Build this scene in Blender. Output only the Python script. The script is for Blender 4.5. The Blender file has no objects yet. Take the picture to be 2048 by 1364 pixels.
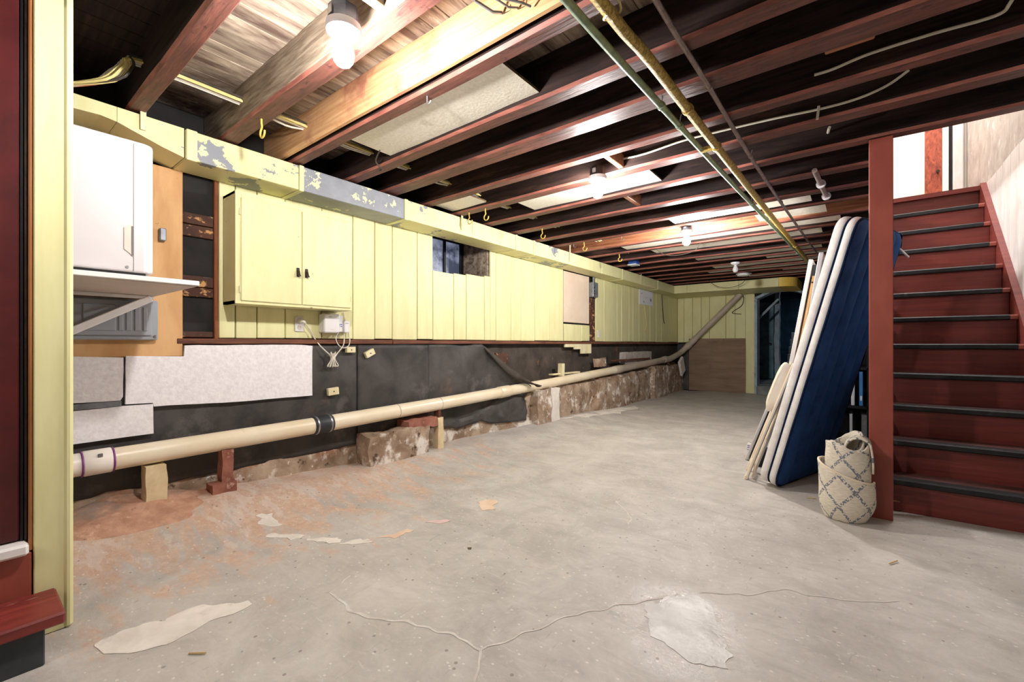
import bpy, math, random
from mathutils import Vector, Matrix, noise
random.seed(7)
R = random.uniform
SC = bpy.context.scene
COL = SC.collection

# ------------------------------------------------------------------ camera, light, exposure
cam_d = bpy.data.cameras.new('camera'); cam = bpy.data.objects.new('camera', cam_d); COL.objects.link(cam)
cam_d.sensor_width = 36; cam_d.lens = 15.416; cam_d.shift_y = 0.0029; cam_d.clip_start = 0.02
cam.location = (0, 0, 1.0); cam.rotation_euler = (math.pi/2, 0, math.radians(38.073))
SC.camera = cam
w = bpy.data.worlds.new('world'); SC.world = w; w.use_nodes = True
w.node_tree.nodes['Background'].inputs[0].default_value = (.6, .7, 1, 1)
w.node_tree.nodes['Background'].inputs[1].default_value = .05
SC.view_settings.view_transform = 'Standard'; SC.view_settings.look = 'None'
SC.view_settings.exposure = 0.47; SC.view_settings.gamma = 1; SC.view_settings.use_curve_mapping = False
BULB = 820.0          # emission of a lit bulb
a_d = bpy.data.lights.new('hall_daylight', 'AREA'); a_d.shape = 'RECTANGLE'; a_d.size = 1.1; a_d.size_y = 1.6; a_d.energy = 78; a_d.color = (1, .97, .96)
a_o = bpy.data.objects.new('hall_daylight', a_d); COL.objects.link(a_o); a_o.location = (.2, 5.2, 4.8)
b_d = bpy.data.lights.new('beyond_fill', 'AREA'); b_d.size = .9; b_d.energy = 9; b_d.color = (.62, .8, 1)  # bluish area light added to brighten the room beyond the arch
b_o = bpy.data.objects.new('beyond_fill', b_d); COL.objects.link(b_o); b_o.location = (-.7, 13.6, 2.48)

# ------------------------------------------------------------------ materials
def lin(c):
    return tuple(((v/255)/12.92 if v/255 <= .04045 else ((v/255+.055)/1.055)**2.4) for v in c[:3]) + (1,)
MT = {}
def newmat(name, rough=.6, spec=.3, metal=0):
    m = bpy.data.materials.new(name); m.use_nodes = True; MT[name] = m
    nt = m.node_tree; b = nt.nodes['Principled BSDF']
    b.inputs['Roughness'].default_value = rough; b.inputs['Specular IOR Level'].default_value = spec; b.inputs['Metallic'].default_value = metal
    return m, nt, b
def N(nt, t, **kw):
    n = nt.nodes.new(t)
    for k, v in kw.items(): setattr(n, k, v)
    return n
def pos(nt, scale=(1, 1, 1), coord='world', rot=(0, 0, 0)):
    if coord == 'world': o = N(nt, 'ShaderNodeNewGeometry').outputs['Position']
    else: o = N(nt, 'ShaderNodeTexCoord').outputs['UV' if coord == 'uv' else 'Object']
    mp = N(nt, 'ShaderNodeMapping'); mp.inputs['Scale'].default_value = scale; mp.inputs['Rotation'].default_value = rot
    nt.links.new(o, mp.inputs['Vector']); return mp.outputs[0]
def noi(nt, vec, scale, detail=5, rough=.6, dist=0):
    n = N(nt, 'ShaderNodeTexNoise'); n.inputs['Scale'].default_value = scale; n.inputs['Detail'].default_value = detail
    n.inputs['Roughness'].default_value = rough; n.inputs['Distortion'].default_value = dist
    nt.links.new(vec, n.inputs['Vector']); return n.outputs['Fac']
def ramp(nt, fac, stops):
    r = N(nt, 'ShaderNodeValToRGB'); e = r.color_ramp.elements
    while len(e) > 1: e.remove(e[-1])
    for i, (p, c) in enumerate(stops):
        el = e[0] if i == 0 else e.new(p)
        el.position = p; el.color = c if len(c) == 4 and max(c) <= 1 else lin(c)
    nt.links.new(fac, r.inputs[0]); return r.outputs[0]
def mask(nt, fac, lo, hi):
    return ramp(nt, fac, [(lo, (0, 0, 0, 1)), (hi, (1, 1, 1, 1))])
def mix(nt, fac, a, b, mode='MIX'):
    n = N(nt, 'ShaderNodeMix', data_type='RGBA', blend_type=mode)
    if isinstance(fac, (int, float)): n.inputs[0].default_value = fac
    else: nt.links.new(fac, n.inputs[0])
    for s, v in ((6, a), (7, b)):
        if isinstance(v, tuple): n.inputs[s].default_value = v if len(v) == 4 and max(v) <= 1 else lin(v)
        else: nt.links.new(v, n.inputs[s])
    return n.outputs[2]
def math_(nt, op, a, b=None):
    n = N(nt, 'ShaderNodeMath', operation=op)
    for i, v in enumerate((a, b)):
        if v is None: continue
        if isinstance(v, (int, float)): n.inputs[i].default_value = v
        else: nt.links.new(v, n.inputs[i])
    return n.outputs[0]
def bump(nt, b, h, strength=.3, dist=.01):
    n = N(nt, 'ShaderNodeBump'); n.inputs['Strength'].default_value = strength; n.inputs['Distance'].default_value = dist
    nt.links.new(h, n.inputs['Height']); nt.links.new(n.outputs[0], b.inputs['Normal'])
def pm(name, c1, c2=None, sc=8, st=(1, 1, 1), rough=.6, spec=.3, metal=0, bp=.15, lo=.35, hi=.65, spots=(), rand=0, dist=.3, coord='world'):
    """two-tone noise material; spots = (colour, scale, lo, hi, stretch) patches of wear laid over it"""
    m, nt, b = newmat(name, rough, spec, metal)
    v = pos(nt, st, coord); f = noi(nt, v, sc, 6, .6, dist)
    col = ramp(nt, f, [(lo, c1), (hi, c2 or c1)])
    for s in spots:
        v2 = pos(nt, s[4] if len(s) > 4 else (1, 1, 1), coord)
        f2 = noi(nt, v2, s[1], 6, .65)
        col = mix(nt, mask(nt, f2, s[2], s[3]), col, s[0])
    if rand:
        oi = N(nt, 'ShaderNodeObjectInfo'); h = N(nt, 'ShaderNodeHueSaturation')
        nt.links.new(math_(nt, 'ADD', math_(nt, 'MULTIPLY', oi.outputs['Random'], rand), 1-rand/2), h.inputs['Value'])
        nt.links.new(col, h.inputs['Color']); col = h.outputs[0]
    nt.links.new(col, b.inputs['Base Color'])
    if bp: bump(nt, b, f, bp)
    return m
Y1, Y2 = (231, 226, 174), (222, 216, 160)
pm('yellow', Y1, Y2, 5, (1, 3, .6), rough=.45, spec=.35, bp=.05, spots=[((150, 128, 70), 9, .70, .73)], rand=.05)
pm('yellow_wood', (236, 226, 188), (222, 208, 164), 8, (1, 1, .4), rough=.5, spots=[((120, 90, 50), 14, .68, .72)], rand=.06)
pm('yellow_peel', Y1, Y2, 5, rough=.45, bp=.05, spots=[((140, 142, 148), 3.6, .555, .57, (1, 1, 1.3)), (Y1, 9, .60, .62)])
pm('yellow_bare', (150, 152, 158), (135, 137, 142), 9, rough=.42, spec=.5, bp=.03, spots=[(Y1, 4.5, .57, .585), ((238, 232, 190), 10, .64, .65)])
pm('yellow_orange', (236, 200, 95), (225, 185, 80), 5, rough=.45)
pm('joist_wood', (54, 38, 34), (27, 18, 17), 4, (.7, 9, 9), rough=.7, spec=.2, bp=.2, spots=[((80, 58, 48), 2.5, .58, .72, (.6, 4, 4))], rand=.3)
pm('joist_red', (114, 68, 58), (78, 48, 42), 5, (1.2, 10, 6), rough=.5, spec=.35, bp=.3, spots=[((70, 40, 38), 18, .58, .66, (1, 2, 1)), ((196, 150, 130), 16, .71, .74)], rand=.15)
pm('joist_edge_highlight', (164, 100, 86), (116, 66, 57), 6, (1, 6, 6), rough=.45, spec=.4, bp=.15)  # lighter red that paints a highlight along the lower near edge
pm('joist_grey', (176, 160, 140), (120, 104, 88), 5, (1, 8, 10), rough=.75, spec=.15, bp=.25, spots=[((80, 66, 54), 3, .6, .72, (.5, 2, 3))])
pm('joist_new', (214, 172, 128), (190, 140, 98), 5, (.5, 8, 12), rough=.55, spec=.25, bp=.1, spots=[((170, 116, 76), 6, .66, .72), ((148, 92, 76), 1.3, .60, .72)])
pm('joist_light', (176, 120, 84), (130, 76, 54), 4, (.6, 8, 10), rough=.6, bp=.15, spots=[((84, 52, 40), 4, .6, .7)])
pm('subfloor', (188, 170, 150), (104, 84, 74), 4, (5, .8, 5), rough=.8, spec=.15, bp=.3, spots=[((70, 52, 46), 1.6, .55, .72), ((206, 194, 178), 5, .62, .72, (3, 1, 1))], rand=.35)
pm('fiberboard', (238, 232, 218), (224, 216, 200), 60, rough=.8, spec=.1, bp=.25, spots=[((188, 172, 150), 3, .62, .75)], rand=.06)
pm('board_edge', (120, 96, 70), (84, 64, 46), 20, rough=.8)
pm('tar', (82, 77, 74), (54, 51, 49), 3.5, rough=.58, spec=.35, bp=.4, spots=[((124, 98, 78), 2.6, .60, .78), ((104, 98, 94), 4, .58, .74), ((40, 38, 37), 2.0, .60, .72)], rand=.12)
pm('tar_stain', (84, 75, 68), (54, 48, 44), 4, rough=.7, spec=.25, bp=.5, spots=[((150, 100, 62), 4, .60, .74), ((172, 158, 142), 7, .68, .74)])
pm('stud_dark', (46, 43, 42), (33, 31, 30), 5, rough=.7, spec=.2)
pm('foam', (244, 240, 241), (230, 224, 226), 45, rough=.7, spec=.2, bp=.3, spots=[((196, 176, 160), 4, .68, .76), ((150, 138, 124), 7, .76, .78)])
pm('plywood', (216, 172, 122), (194, 146, 96), 3, (1, 2.2, .7), rough=.6, spec=.2, bp=.05, spots=[((168, 118, 74), 3, .62, .74), ((120, 80, 48), 16, .74, .76)])
pm('plywood_brown', (150, 126, 106), (130, 106, 86), 3, (.5, 1, 3), rough=.65, spec=.2, bp=.05, spots=[((112, 88, 70), 2.5, .6, .75)])
pm('wood_old', (120, 76, 56), (84, 50, 38), 6, (6, .7, 6), rough=.7, bp=.2, rand=.2)
pm('wood_stud', (140, 84, 52), (110, 62, 40), 6, (5, 5, .6), rough=.65, bp=.15)
pm('wood_flaky', (92, 60, 46), (66, 42, 34), 5, rough=.7, bp=.3, spots=[((206, 156, 102), 9, .56, .60, (1, 1.2, 2.2)), ((84, 82, 84), 6, .60, .63, (1, 1, 2))])
pm('wood_tan', (222, 180, 128), (204, 158, 104), 5, (4, 4, .6), rough=.55)
pm('wood_jamb', (172, 112, 66), (146, 88, 48), 5, (5, 5, .4), rough=.4, spec=.4)
pm('pvc', (240, 226, 200), (230, 212, 180), 3, (1, .8, 1), rough=.32, spec=.45, bp=.02, spots=[((206, 180, 144), 5, .64, .78)])
pm('pvc_grey', (196, 182, 166), (178, 162, 146), 3, rough=.4, spec=.4, bp=.02, spots=[((140, 124, 110), 5, .62, .75)])
pm('pvc_new', (244, 236, 226), (238, 228, 214), 3, rough=.3, spec=.45, bp=0)
pm('purple', (146, 84, 150), (120, 60, 124), 30, rough=.4, bp=0)
pm('rubber', (50, 52, 58), (40, 42, 46), 20, rough=.5, spec=.4, bp=.05)
pm('steel', (176, 176, 180), (150, 150, 154), 20, rough=.35, spec=.5, metal=.8, bp=.03)
pm('galv', (140, 144, 150), (110, 112, 118), 14, rough=.45, spec=.5, metal=.4, bp=.03)
pm('brick', (172, 118, 100), (138, 88, 74), 9, rough=.85, spec=.1, bp=.6, spots=[((206, 170, 150), 9, .64, .72)])
pm('block_yellow', (230, 212, 172), (210, 186, 144), 9, rough=.8, bp=.4, spots=[((150, 110, 74), 6, .62, .72)])
pm('stone', (182, 160, 138), (134, 110, 90), 6, rough=.88, spec=.12, bp=1.0, spots=[((150, 100, 72), 3.4, .56, .68), ((224, 216, 206), 5.5, .53, .62), ((92, 76, 64), 9, .60, .66), ((214, 206, 196), 15, .62, .68)])
pm('dirt', (208, 164, 138), (180, 136, 112), 14, rough=.95, spec=.05, bp=1.0, spots=[((150, 136, 126), 4, .5, .64), ((226, 186, 160), 9, .6, .7), ((96, 78, 68), 20, .68, .72)])
pm('red', (154, 78, 64), (140, 67, 56), 5, (1.5, 1.5, .8), rough=.42, spec=.4, bp=.06, spots=[((206, 150, 132), 26, .75, .765)])
pm('red_dark', (126, 54, 46), (104, 43, 38), 4, (.5, 3, 8), rough=.42, spec=.4, bp=.15, spots=[((190, 128, 96), 13, .72, .735, (.6, 1, 2.5))], rand=.12)
pm('red_worn', (140, 58, 50), (112, 42, 38), 5, (6, .6, 6), rough=.45, spec=.4, bp=.2, spots=[((196, 160, 150), 6, .64, .72, (5, .7, 5))])
pm('tread_top', (98, 62, 56), (72, 46, 42), 6, (1, 8, 6), rough=.5, spec=.4, bp=.1)
pm('nosing', (32, 31, 33), (23, 23, 25), 20, rough=.5, spec=.35, bp=.1, spots=[((92, 84, 80), 6, .62, .74)])
pm('charcoal', (72, 76, 80), (60, 64, 68), 14, rough=.7, bp=.1, spots=[((196, 190, 160), 30, .77, .78)])
pm('red_door', (88, 30, 30), (72, 25, 25), 8, rough=.4, spec=.4, bp=.03)
pm('white', (226, 222, 222), (220, 216, 216), 3, rough=.35, spec=.4, bp=0)
pm('appliance_white', (208, 203, 204), (202, 197, 198), 3, rough=.4, spec=.35, bp=0)
pm('white_shelf', (240, 236, 234), (230, 224, 220), 3, rough=.4, bp=0)
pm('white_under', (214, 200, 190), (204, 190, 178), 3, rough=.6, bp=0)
pm('panel_grey', (158, 160, 166), (150, 152, 158), 3, rough=.45, spec=.4, bp=0)
pm('black', (20, 20, 22), (14, 14, 16), 8, rough=.5, bp=0)
pm('bronze', (70, 56, 46), (48, 38, 32), 20, rough=.4, metal=.5, bp=.05)
pm('navy', (42, 80, 136), (30, 62, 114), 6, rough=.8, spec=.15, bp=.15, coord='object')
pm('navy_dark', (18, 36, 68), (12, 26, 54), 20, rough=.8, spec=.1, bp=.1)
pm('tick_white', (238, 234, 230), (222, 214, 212), 14, rough=.85, spec=.1, bp=.3, coord='object')
pm('cream', (238, 224, 204), (230, 212, 188), 4, rough=.5, bp=.02)
pm('cream_board', (228, 208, 186), (220, 198, 176), 4, rough=.6, bp=.03)
pm('plank_white', (226, 220, 218), (204, 196, 192), 4, (2, 2, .7), rough=.5, bp=.1, spots=[((150, 130, 118), 30, .74, .76), ((190, 178, 170), 3, .6, .75)], rand=.05)
pm('plaster', (192, 184, 176), (168, 158, 150), 7, rough=.85, spec=.1, bp=.6, spots=[((220, 214, 208), 5, .6, .7)])
pm('wall_white', (244, 238, 230), (238, 230, 220), 2, rough=.6, bp=0)
pm('room_grey', (170, 164, 156), (150, 144, 136), 2, rough=.8, bp=.1)
pm('wood_rust', (176, 92, 66), (120, 56, 44), 9, (3, 3, 1.2), rough=.5, bp=.2, dist=1.2)
pm('cable_white', (226, 220, 206), (214, 206, 190), 20, rough=.45, bp=0)
pm('cable_yellow', (228, 212, 146), (218, 198, 122), 20, rough=.45, bp=0)
pm('cable_red', (206, 120, 96), (190, 100, 80), 20, rough=.45, bp=0)
pm('cable_dark', (76, 68, 60), (60, 54, 48), 20, rough=.5, bp=0)
pm('hook_yellow', (222, 190, 96), (206, 170, 76), 20, rough=.35, spec=.5, bp=0)
pm('green_pipe', (140, 158, 134), (114, 132, 110), 30, rough=.5, spec=.4, bp=.25, spots=[((150, 156, 140), 20, .66, .72)])
pm('gold_pipe', (206, 178, 98), (150, 122, 56), 90, rough=.5, spec=.4, bp=.5, lo=.42, hi=.58)
pm('grey_pipe', (160, 144, 138), (124, 108, 104), 20, rough=.4, spec=.5, metal=.3, bp=.05)
pm('ceramic', (236, 236, 240), (228, 228, 232), 5, rough=.25, spec=.5, bp=0)
pm('box_blue', (52, 80, 150), (40, 64, 130), 10, rough=.4, bp=0)
pm('box_steel', (120, 126, 140), (92, 98, 112), 14, rough=.4, metal=.5, bp=.04)
pm('blue_paint', (120, 152, 168), (84, 114, 130), 5, rough=.6, bp=.3, spots=[((30, 44, 54), 5, .6, .66), ((140, 150, 156), 6, .66, .72)])
pm('blue_trim', (178, 192, 206), (150, 166, 182), 6, rough=.6, bp=.3, spots=[((86, 96, 108), 6, .6, .7)])
pm('dim_blue_cast', (60, 84, 98), (40, 60, 74), 4, rough=.8, bp=.2)  # wall colour carries the dim bluish light of the far room
pm('step_grey', (150, 152, 150), (116, 118, 116), 5, rough=.85, bp=.4)
pm('paper', (240, 240, 244), (232, 232, 238), 3, rough=.7, bp=0, spots=[((110, 60, 70), 9, .64, .655), ((80, 90, 100), 11, .645, .66)])
pm('mark_blue', (60, 80, 150), None, 3, bp=0); pm('mark_red', (200, 50, 60), None, 3, bp=0); pm('mark_grey', (110, 106, 104), None, 3, bp=0)
pm('binder_white', (214, 220, 226), (200, 208, 216), 4, rough=.5, bp=0); pm('binder_blue', (70, 130, 190), (56, 110, 170), 4, rough=.5, bp=0)
pm('patch_white', (236, 229, 219), (216, 207, 197), 7, rough=.8, spec=.15, bp=.3, spots=[((188, 178, 168), 5, .56, .66)])
pm('patch_peach', (230, 206, 182), (218, 190, 164), 8, rough=.85, spec=.1, bp=.3)
pm('crack_fill', (222, 216, 208), (196, 188, 180), 12, rough=.9, spec=.1, bp=0)
pm('patch_pink', (222, 196, 190), (206, 178, 172), 8, rough=.85, bp=.3)
pm('patch_gloss', (196, 192, 187), (176, 170, 164), 11, rough=.40, spec=.5, bp=.7, spots=[((214, 211, 207), 5, .5, .62)])
pm('straw', (206, 180, 128), None, 5, bp=0)

def emit(name, col, s):
    m, nt, b = newmat(name, .3); b.inputs['Base Color'].default_value = (.9, .9, .9, 1)
    b.inputs['Emission Color'].default_value = col; b.inputs['Emission Strength'].default_value = s
emit('bulb_lit', (1, .985, .965, 1), BULB); emit('bulb_bright', (1, .985, .965, 1), BULB*1.6); emit('bulb_fill', (1, .97, .93, 1), BULB*.6)
# mottled window glass whose own weak glow stands in for light from outside
m, nt, b = newmat('pane_glow', .25, .5); f = noi(nt, pos(nt), 5, 4)
c = ramp(nt, f, [(.4, (60, 66, 84)), (.7, (150, 158, 184))]); nt.links.new(c, b.inputs['Base Color'])
nt.links.new(c, b.inputs['Emission Color']); b.inputs['Emission Strength'].default_value = .55
# rug: diamond lattice on a woven cream ground (uv in metres)
m, nt, b = newmat('rug', .95, .05)
uv = N(nt, 'ShaderNodeTexCoord').outputs['UV']; sep = N(nt, 'ShaderNodeSeparateXYZ'); nt.links.new(uv, sep.inputs[0])
d1 = math_(nt, 'ADD', math_(nt, 'MULTIPLY', sep.outputs[0], 1.25), sep.outputs[1]); d2 = math_(nt, 'SUBTRACT', math_(nt, 'MULTIPLY', sep.outputs[0], 1.25), sep.outputs[1])
def band(d): return math_(nt, 'LESS_THAN', math_(nt, 'ABSOLUTE', math_(nt, 'SUBTRACT', math_(nt, 'FRACT', math_(nt, 'MULTIPLY', d, 5.6)), .5)), .065)
lat = math_(nt, 'MAXIMUM', band(d1), band(d2))
f = noi(nt, uv, 95, 2, .5); lat = math_(nt, 'MULTIPLY', lat, math_(nt, 'GREATER_THAN', f, .47))
wv = N(nt, 'ShaderNodeTexNoise'); wv.inputs['Scale'].default_value = 60; mp = N(nt, 'ShaderNodeMapping'); mp.inputs['Scale'].default_value = (.6, 4, 1)
nt.links.new(uv, mp.inputs[0]); nt.links.new(mp.outputs[0], wv.inputs['Vector'])
g = ramp(nt, wv.outputs['Fac'], [(.35, (214, 202, 184)), (.65, (236, 228, 214))])
nt.links.new(mix(nt, lat, g, (128, 134, 142)), b.inputs['Base Color']); bump(nt, b, wv.outputs['Fac'], .6, .006)
# concrete floor
m, nt, b = newmat('concrete', .5, .35)
P = pos(nt); fine = noi(nt, P, 30, 8, .72); mid = noi(nt, P, 3.0, 9, .72, .5); big = noi(nt, P, .9, 5, .6, .6); streak = noi(nt, pos(nt, (1, 3.2, 1), rot=(0, 0, .5)), 2.6, 8, .65, .5)
col = ramp(nt, mid, [(.28, (164, 158, 151)), (.5, (188, 182, 175)), (.68, (206, 200, 193))])
col = mix(nt, math_(nt, 'MULTIPLY', mask(nt, streak, .52, .66), .45), col, (158, 152, 146))
col = mix(nt, math_(nt, 'MULTIPLY', mask(nt, big, .5, .66), .35), col, (206, 198, 188))
col = mix(nt, math_(nt, 'MULTIPLY', mask(nt, fine, .56, .70), .6), col, (212, 207, 200))
col = mix(nt, math_(nt, 'MULTIPLY', mask(nt, noi(nt, pos(nt, (1, 5, 1), rot=(0, 0, 1.1)), 9, 6, .7, .8), .60, .68), .4), col, (216, 211, 204))
col = mix(nt, math_(nt, 'MULTIPLY', mask(nt, noi(nt, pos(nt, (5, 1, 1), rot=(0, 0, .4)), 8, 6, .7, .8), .62, .70), .45), col, (132, 126, 120))
sp = N(nt, 'ShaderNodeSeparateXYZ'); nt.links.new(P, sp.inputs[0])
# clay washed in along the left wall
near = N(nt, 'ShaderNodeMapRange'); near.inputs[1].default_value = -1.55; near.inputs[2].default_value = -2.95; nt.links.new(sp.outputs[0], near.inputs[0])
ny = N(nt, 'ShaderNodeMapRange'); ny.inputs[1].default_value = 4.2; ny.inputs[2].default_value = 1.6; nt.links.new(sp.outputs[1], ny.inputs[0])
clay = math_(nt, 'MULTIPLY', near.outputs[0], ny.outputs[0])
cn = noi(nt, pos(nt, (1, 2.6, 1), rot=(0, 0, -.25)), 3.6, 8, .7, .5)
cm = mask(nt, math_(nt, 'ADD', cn, math_(nt, 'MULTIPLY', clay, .33)), .64, .78)
col = mix(nt, math_(nt, 'MULTIPLY', cm, .75), col, ramp(nt, fine, [(.35, (198, 152, 122)), (.7, (222, 194, 168))]))
cm2 = mask(nt, math_(nt, 'ADD', noi(nt, pos(nt, (1, 2, 1)), 6, 7, .7), math_(nt, 'MULTIPLY', clay, .2)), .70, .74)
col = mix(nt, math_(nt, 'MULTIPLY', cm2, .5), col, (218, 206, 196))
# pits and specks
v = N(nt, 'ShaderNodeTexVoronoi'); v.inputs['Scale'].default_value = 15; nt.links.new(P, v.inputs['Vector'])
col = mix(nt, math_(nt, 'MULTIPLY', math_(nt, 'LESS_THAN', v.outputs['Distance'], .09), .6), col, (112, 100, 90))
v3 = N(nt, 'ShaderNodeTexVoronoi'); v3.inputs['Scale'].default_value = 22; nt.links.new(pos(nt, (1, 1.4, 1)), v3.inputs['Vector'])
col = mix(nt, math_(nt, 'MULTIPLY', math_(nt, 'LESS_THAN', v3.outputs['Distance'], .12), .6), col, (226, 222, 214))
nt.links.new(col, b.inputs['Base Color'])
# a trowelled patch is worn smooth and shines
dx = math_(nt, 'MULTIPLY', math_(nt, 'ADD', sp.outputs[0], .50), 2.7); dy = math_(nt, 'MULTIPLY', math_(nt, 'SUBTRACT', sp.outputs[1], 1.60), 2.5)
dd = math_(nt, 'ADD', math_(nt, 'ADD', math_(nt, 'MULTIPLY', dx, dx), math_(nt, 'MULTIPLY', dy, dy)), math_(nt, 'MULTIPLY', math_(nt, 'SUBTRACT', mid, .5), 2.2))
smooth = ramp(nt, dd, [(.10, (.13, .13, .13, 1)), (.55, (.5, .5, .5, 1))])
rr = math_(nt, 'ADD', smooth, math_(nt, 'MULTIPLY', math_(nt, 'SUBTRACT', fine, .5), .35)); nt.links.new(rr, b.inputs['Roughness'])
hsum = math_(nt, 'ADD', math_(nt, 'MULTIPLY', fine, .25), math_(nt, 'ADD', mid, math_(nt, 'MULTIPLY', streak, .6)))
bump(nt, b, hsum, .32, .02)

# ------------------------------------------------------------------ mesh helpers
WL = {}     # world location of every object's origin
def rotm(ax=0, ay=0, az=0):
    return Matrix.Rotation(az, 3, 'Z') @ Matrix.Rotation(ay, 3, 'Y') @ Matrix.Rotation(ax, 3, 'X')
class MB:
    def __init__(s): s.v = []; s.f = []; s.mi = []; s.uv = None
    def add(s, vs, fs, mi=0):
        o = len(s.v); s.v += [Vector(p) for p in vs]
        for f in fs: s.f.append([i+o for i in f]); s.mi.append(mi)
        return s
    def box(s, x0, x1, y0, y1, z0, z1, mi=0, c=0):
        """box with all twelve edges chamfered by c"""
        x0, x1 = min(x0, x1), max(x0, x1); y0, y1 = min(y0, y1), max(y0, y1); z0, z1 = min(z0, z1), max(z0, z1)
        ce = Vector(((x0+x1)/2, (y0+y1)/2, (z0+z1)/2)); return s.obox(ce, (x1-x0, y1-y0, z1-z0), None, mi, c)
    def obox(s, ce, size, rot=None, mi=0, c=0):
        hx, hy, hz = (d/2 for d in size); c = min(c, hx*.9, hy*.9, hz*.9); vs = []; fs = []
        if c <= 0:
            vs = [Vector((a*hx, b_*hy, d*hz)) for a in (-1, 1) for b_ in (-1, 1) for d in (-1, 1)]
            fs = [(0, 1, 3, 2), (4, 6, 7, 5), (0, 4, 5, 1), (2, 3, 7, 6), (0, 2, 6, 4), (1, 5, 7, 3)]
        else:
            idx = {}
            for a in (-1, 1):
                for b_ in (-1, 1):
                    for d in (-1, 1):
                        for k in range(3):
                            h = [hx-c, hy-c, hz-c]; h[k] += c
                            idx[(a, b_, d, k)] = len(vs); vs.append(Vector((a*h[0], b_*h[1], d*h[2])))
            for k in range(3):
                for sg in (-1, 1):
                    q = []
                    for (p, r) in ((-1, -1), (1, -1), (1, 1), (-1, 1)):
                        t = [p, r]; t.insert(k, sg); q.append(idx[(t[0], t[1], t[2], k)])
                    fs.append(q)
                k2, k3 = (k+1) % 3, (k+2) % 3
                for s2 in (-1, 1):
                    for s3 in (-1, 1):
                        def id_(sk, kk):
                            t = [0, 0, 0]; t[k] = sk; t[k2] = s2; t[k3] = s3; return idx[(t[0], t[1], t[2], kk)]
                        fs.append([id_(-1, k2), id_(1, k2), id_(1, k3), id_(-1, k3)])
            for a in (-1, 1):
                for b_ in (-1, 1):
                    for d in (-1, 1): fs.append([idx[(a, b_, d, k)] for k in range(3)])
        ce = Vector(ce)
        s.add([ce + (rot @ p if rot else p) for p in vs], fs, mi); return s
    def tube(s, pts, r, n=8, mi=0, cap=True):
        pts = [Vector(p) for p in pts]; rs = r if isinstance(r, (list, tuple)) else [r]*len(pts); rings = []; up = None
        for i, p in enumerate(pts):
            t = (pts[min(i+1, len(pts)-1)] - pts[max(i-1, 0)]).normalized()
            if up is None: up = Vector((0, 0, 1)) if abs(t.z) < .9 else Vector((1, 0, 0))
            a = t.cross(up).normalized(); up = a.cross(t).normalized()
            rings.append([p + (a*math.cos(2*math.pi*k/n) + up*math.sin(2*math.pi*k/n))*rs[i] for k in range(n)])
        vs = [q for rg in rings for q in rg]; fs = [[i*n+k, i*n+(k+1) % n, (i+1)*n+(k+1) % n, (i+1)*n+k] for i in range(len(pts)-1) for k in range(n)]
        if cap: fs += [list(range(n))[::-1], [(len(pts)-1)*n+k for k in range(n)]]
        s.add(vs, fs, mi); return s
    def lathe(s, prof, base, axis=(0, 0, 1), n=20, mi=0):
        ax = Vector(axis).normalized(); base = Vector(base)
        return s.tube([base + ax*h for r, h in prof], [max(r, .0005) for r, h in prof], n, mi) if all(prof[i][1] != prof[i+1][1] for i in range(len(prof)-1)) else s._lathe(prof, base, ax, n, mi)
    def _lathe(s, prof, base, ax, n, mi):
        u = ax.cross(Vector((0, 0, 1)) if abs(ax.z) < .9 else Vector((1, 0, 0))).normalized(); v = ax.cross(u)
        vs = []; fs = []
        for r, h in prof:
            for k in range(n):
                a = 2*math.pi*k/n; vs.append(base + ax*h + (u*math.cos(a)+v*math.sin(a))*max(r, .0005))
        for i in range(len(prof)-1):
            for k in range(n): fs.append([i*n+k, i*n+(k+1) % n, (i+1)*n+(k+1) % n, (i+1)*n+k])
        fs += [list(range(n))[::-1], [(len(prof)-1)*n+k for k in range(n)]]
        s.add(vs, fs, mi); return s
    def prism(s, poly, axis, a, b, mi=0):
        """poly of 2-d points swept between a and b along axis ('x','y','z')"""
        def mk(p, t): return {'x': (t, p[0], p[1]), 'y': (p[0], t, p[1]), 'z': (p[0], p[1], t)}[axis]
        n = len(poly); vs = [mk(p, a) for p in poly] + [mk(p, b) for p in poly]
        fs = [list(range(n))[::-1], list(range(n, 2*n))] + [[i, (i+1) % n, n+(i+1) % n, n+i] for i in range(n)]
        s.add(vs, fs, mi); return s
    def grid(s, fn, nu, nv, mi=0):
        vs = [fn(i/nu, j/nv) for i in range(nu+1) for j in range(nv+1)]
        fs = [[i*(nv+1)+j, (i+1)*(nv+1)+j, (i+1)*(nv+1)+j+1, i*(nv+1)+j+1] for i in range(nu) for j in range(nv)]
        s.add(vs, fs, mi); return s
    def build(s, name, mat, parent=None, smooth=False, solid=0, **props):
        me = bpy.data.meshes.new(name)
        lo = Vector([min(p[i] for p in s.v) for i in range(3)]); hi = Vector([max(p[i] for p in s.v) for i in range(3)])
        org = (lo+hi)/2
        if parent is None: org.z = lo.z
        me.from_pydata([p-org for p in s.v], [], s.f); me.validate()
        for mm in (mat if isinstance(mat, (list, tuple)) else [mat]): me.materials.append(MT[mm])
        if len(me.polygons) == len(s.mi): me.polygons.foreach_set('material_index', s.mi)
        import bmesh
        bm = bmesh.new(); bm.from_mesh(me); bmesh.ops.recalc_face_normals(bm, faces=bm.faces); bm.to_mesh(me); bm.free()
        if smooth: me.polygons.foreach_set('use_smooth', [True]*len(me.polygons)); 
        if smooth: me.set_sharp_from_angle(angle=math.radians(40))
        if s.uv:
            ul = me.uv_layers.new(name='uv')
            for l in me.loops: ul.data[l.index].uv = s.uv[l.vertex_index]
        o = bpy.data.objects.new(name, me); COL.objects.link(o)
        WL[o.name] = org
        if parent is not None: o.parent = parent; o.location = org - WL[parent.name]
        else: o.location = org
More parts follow.
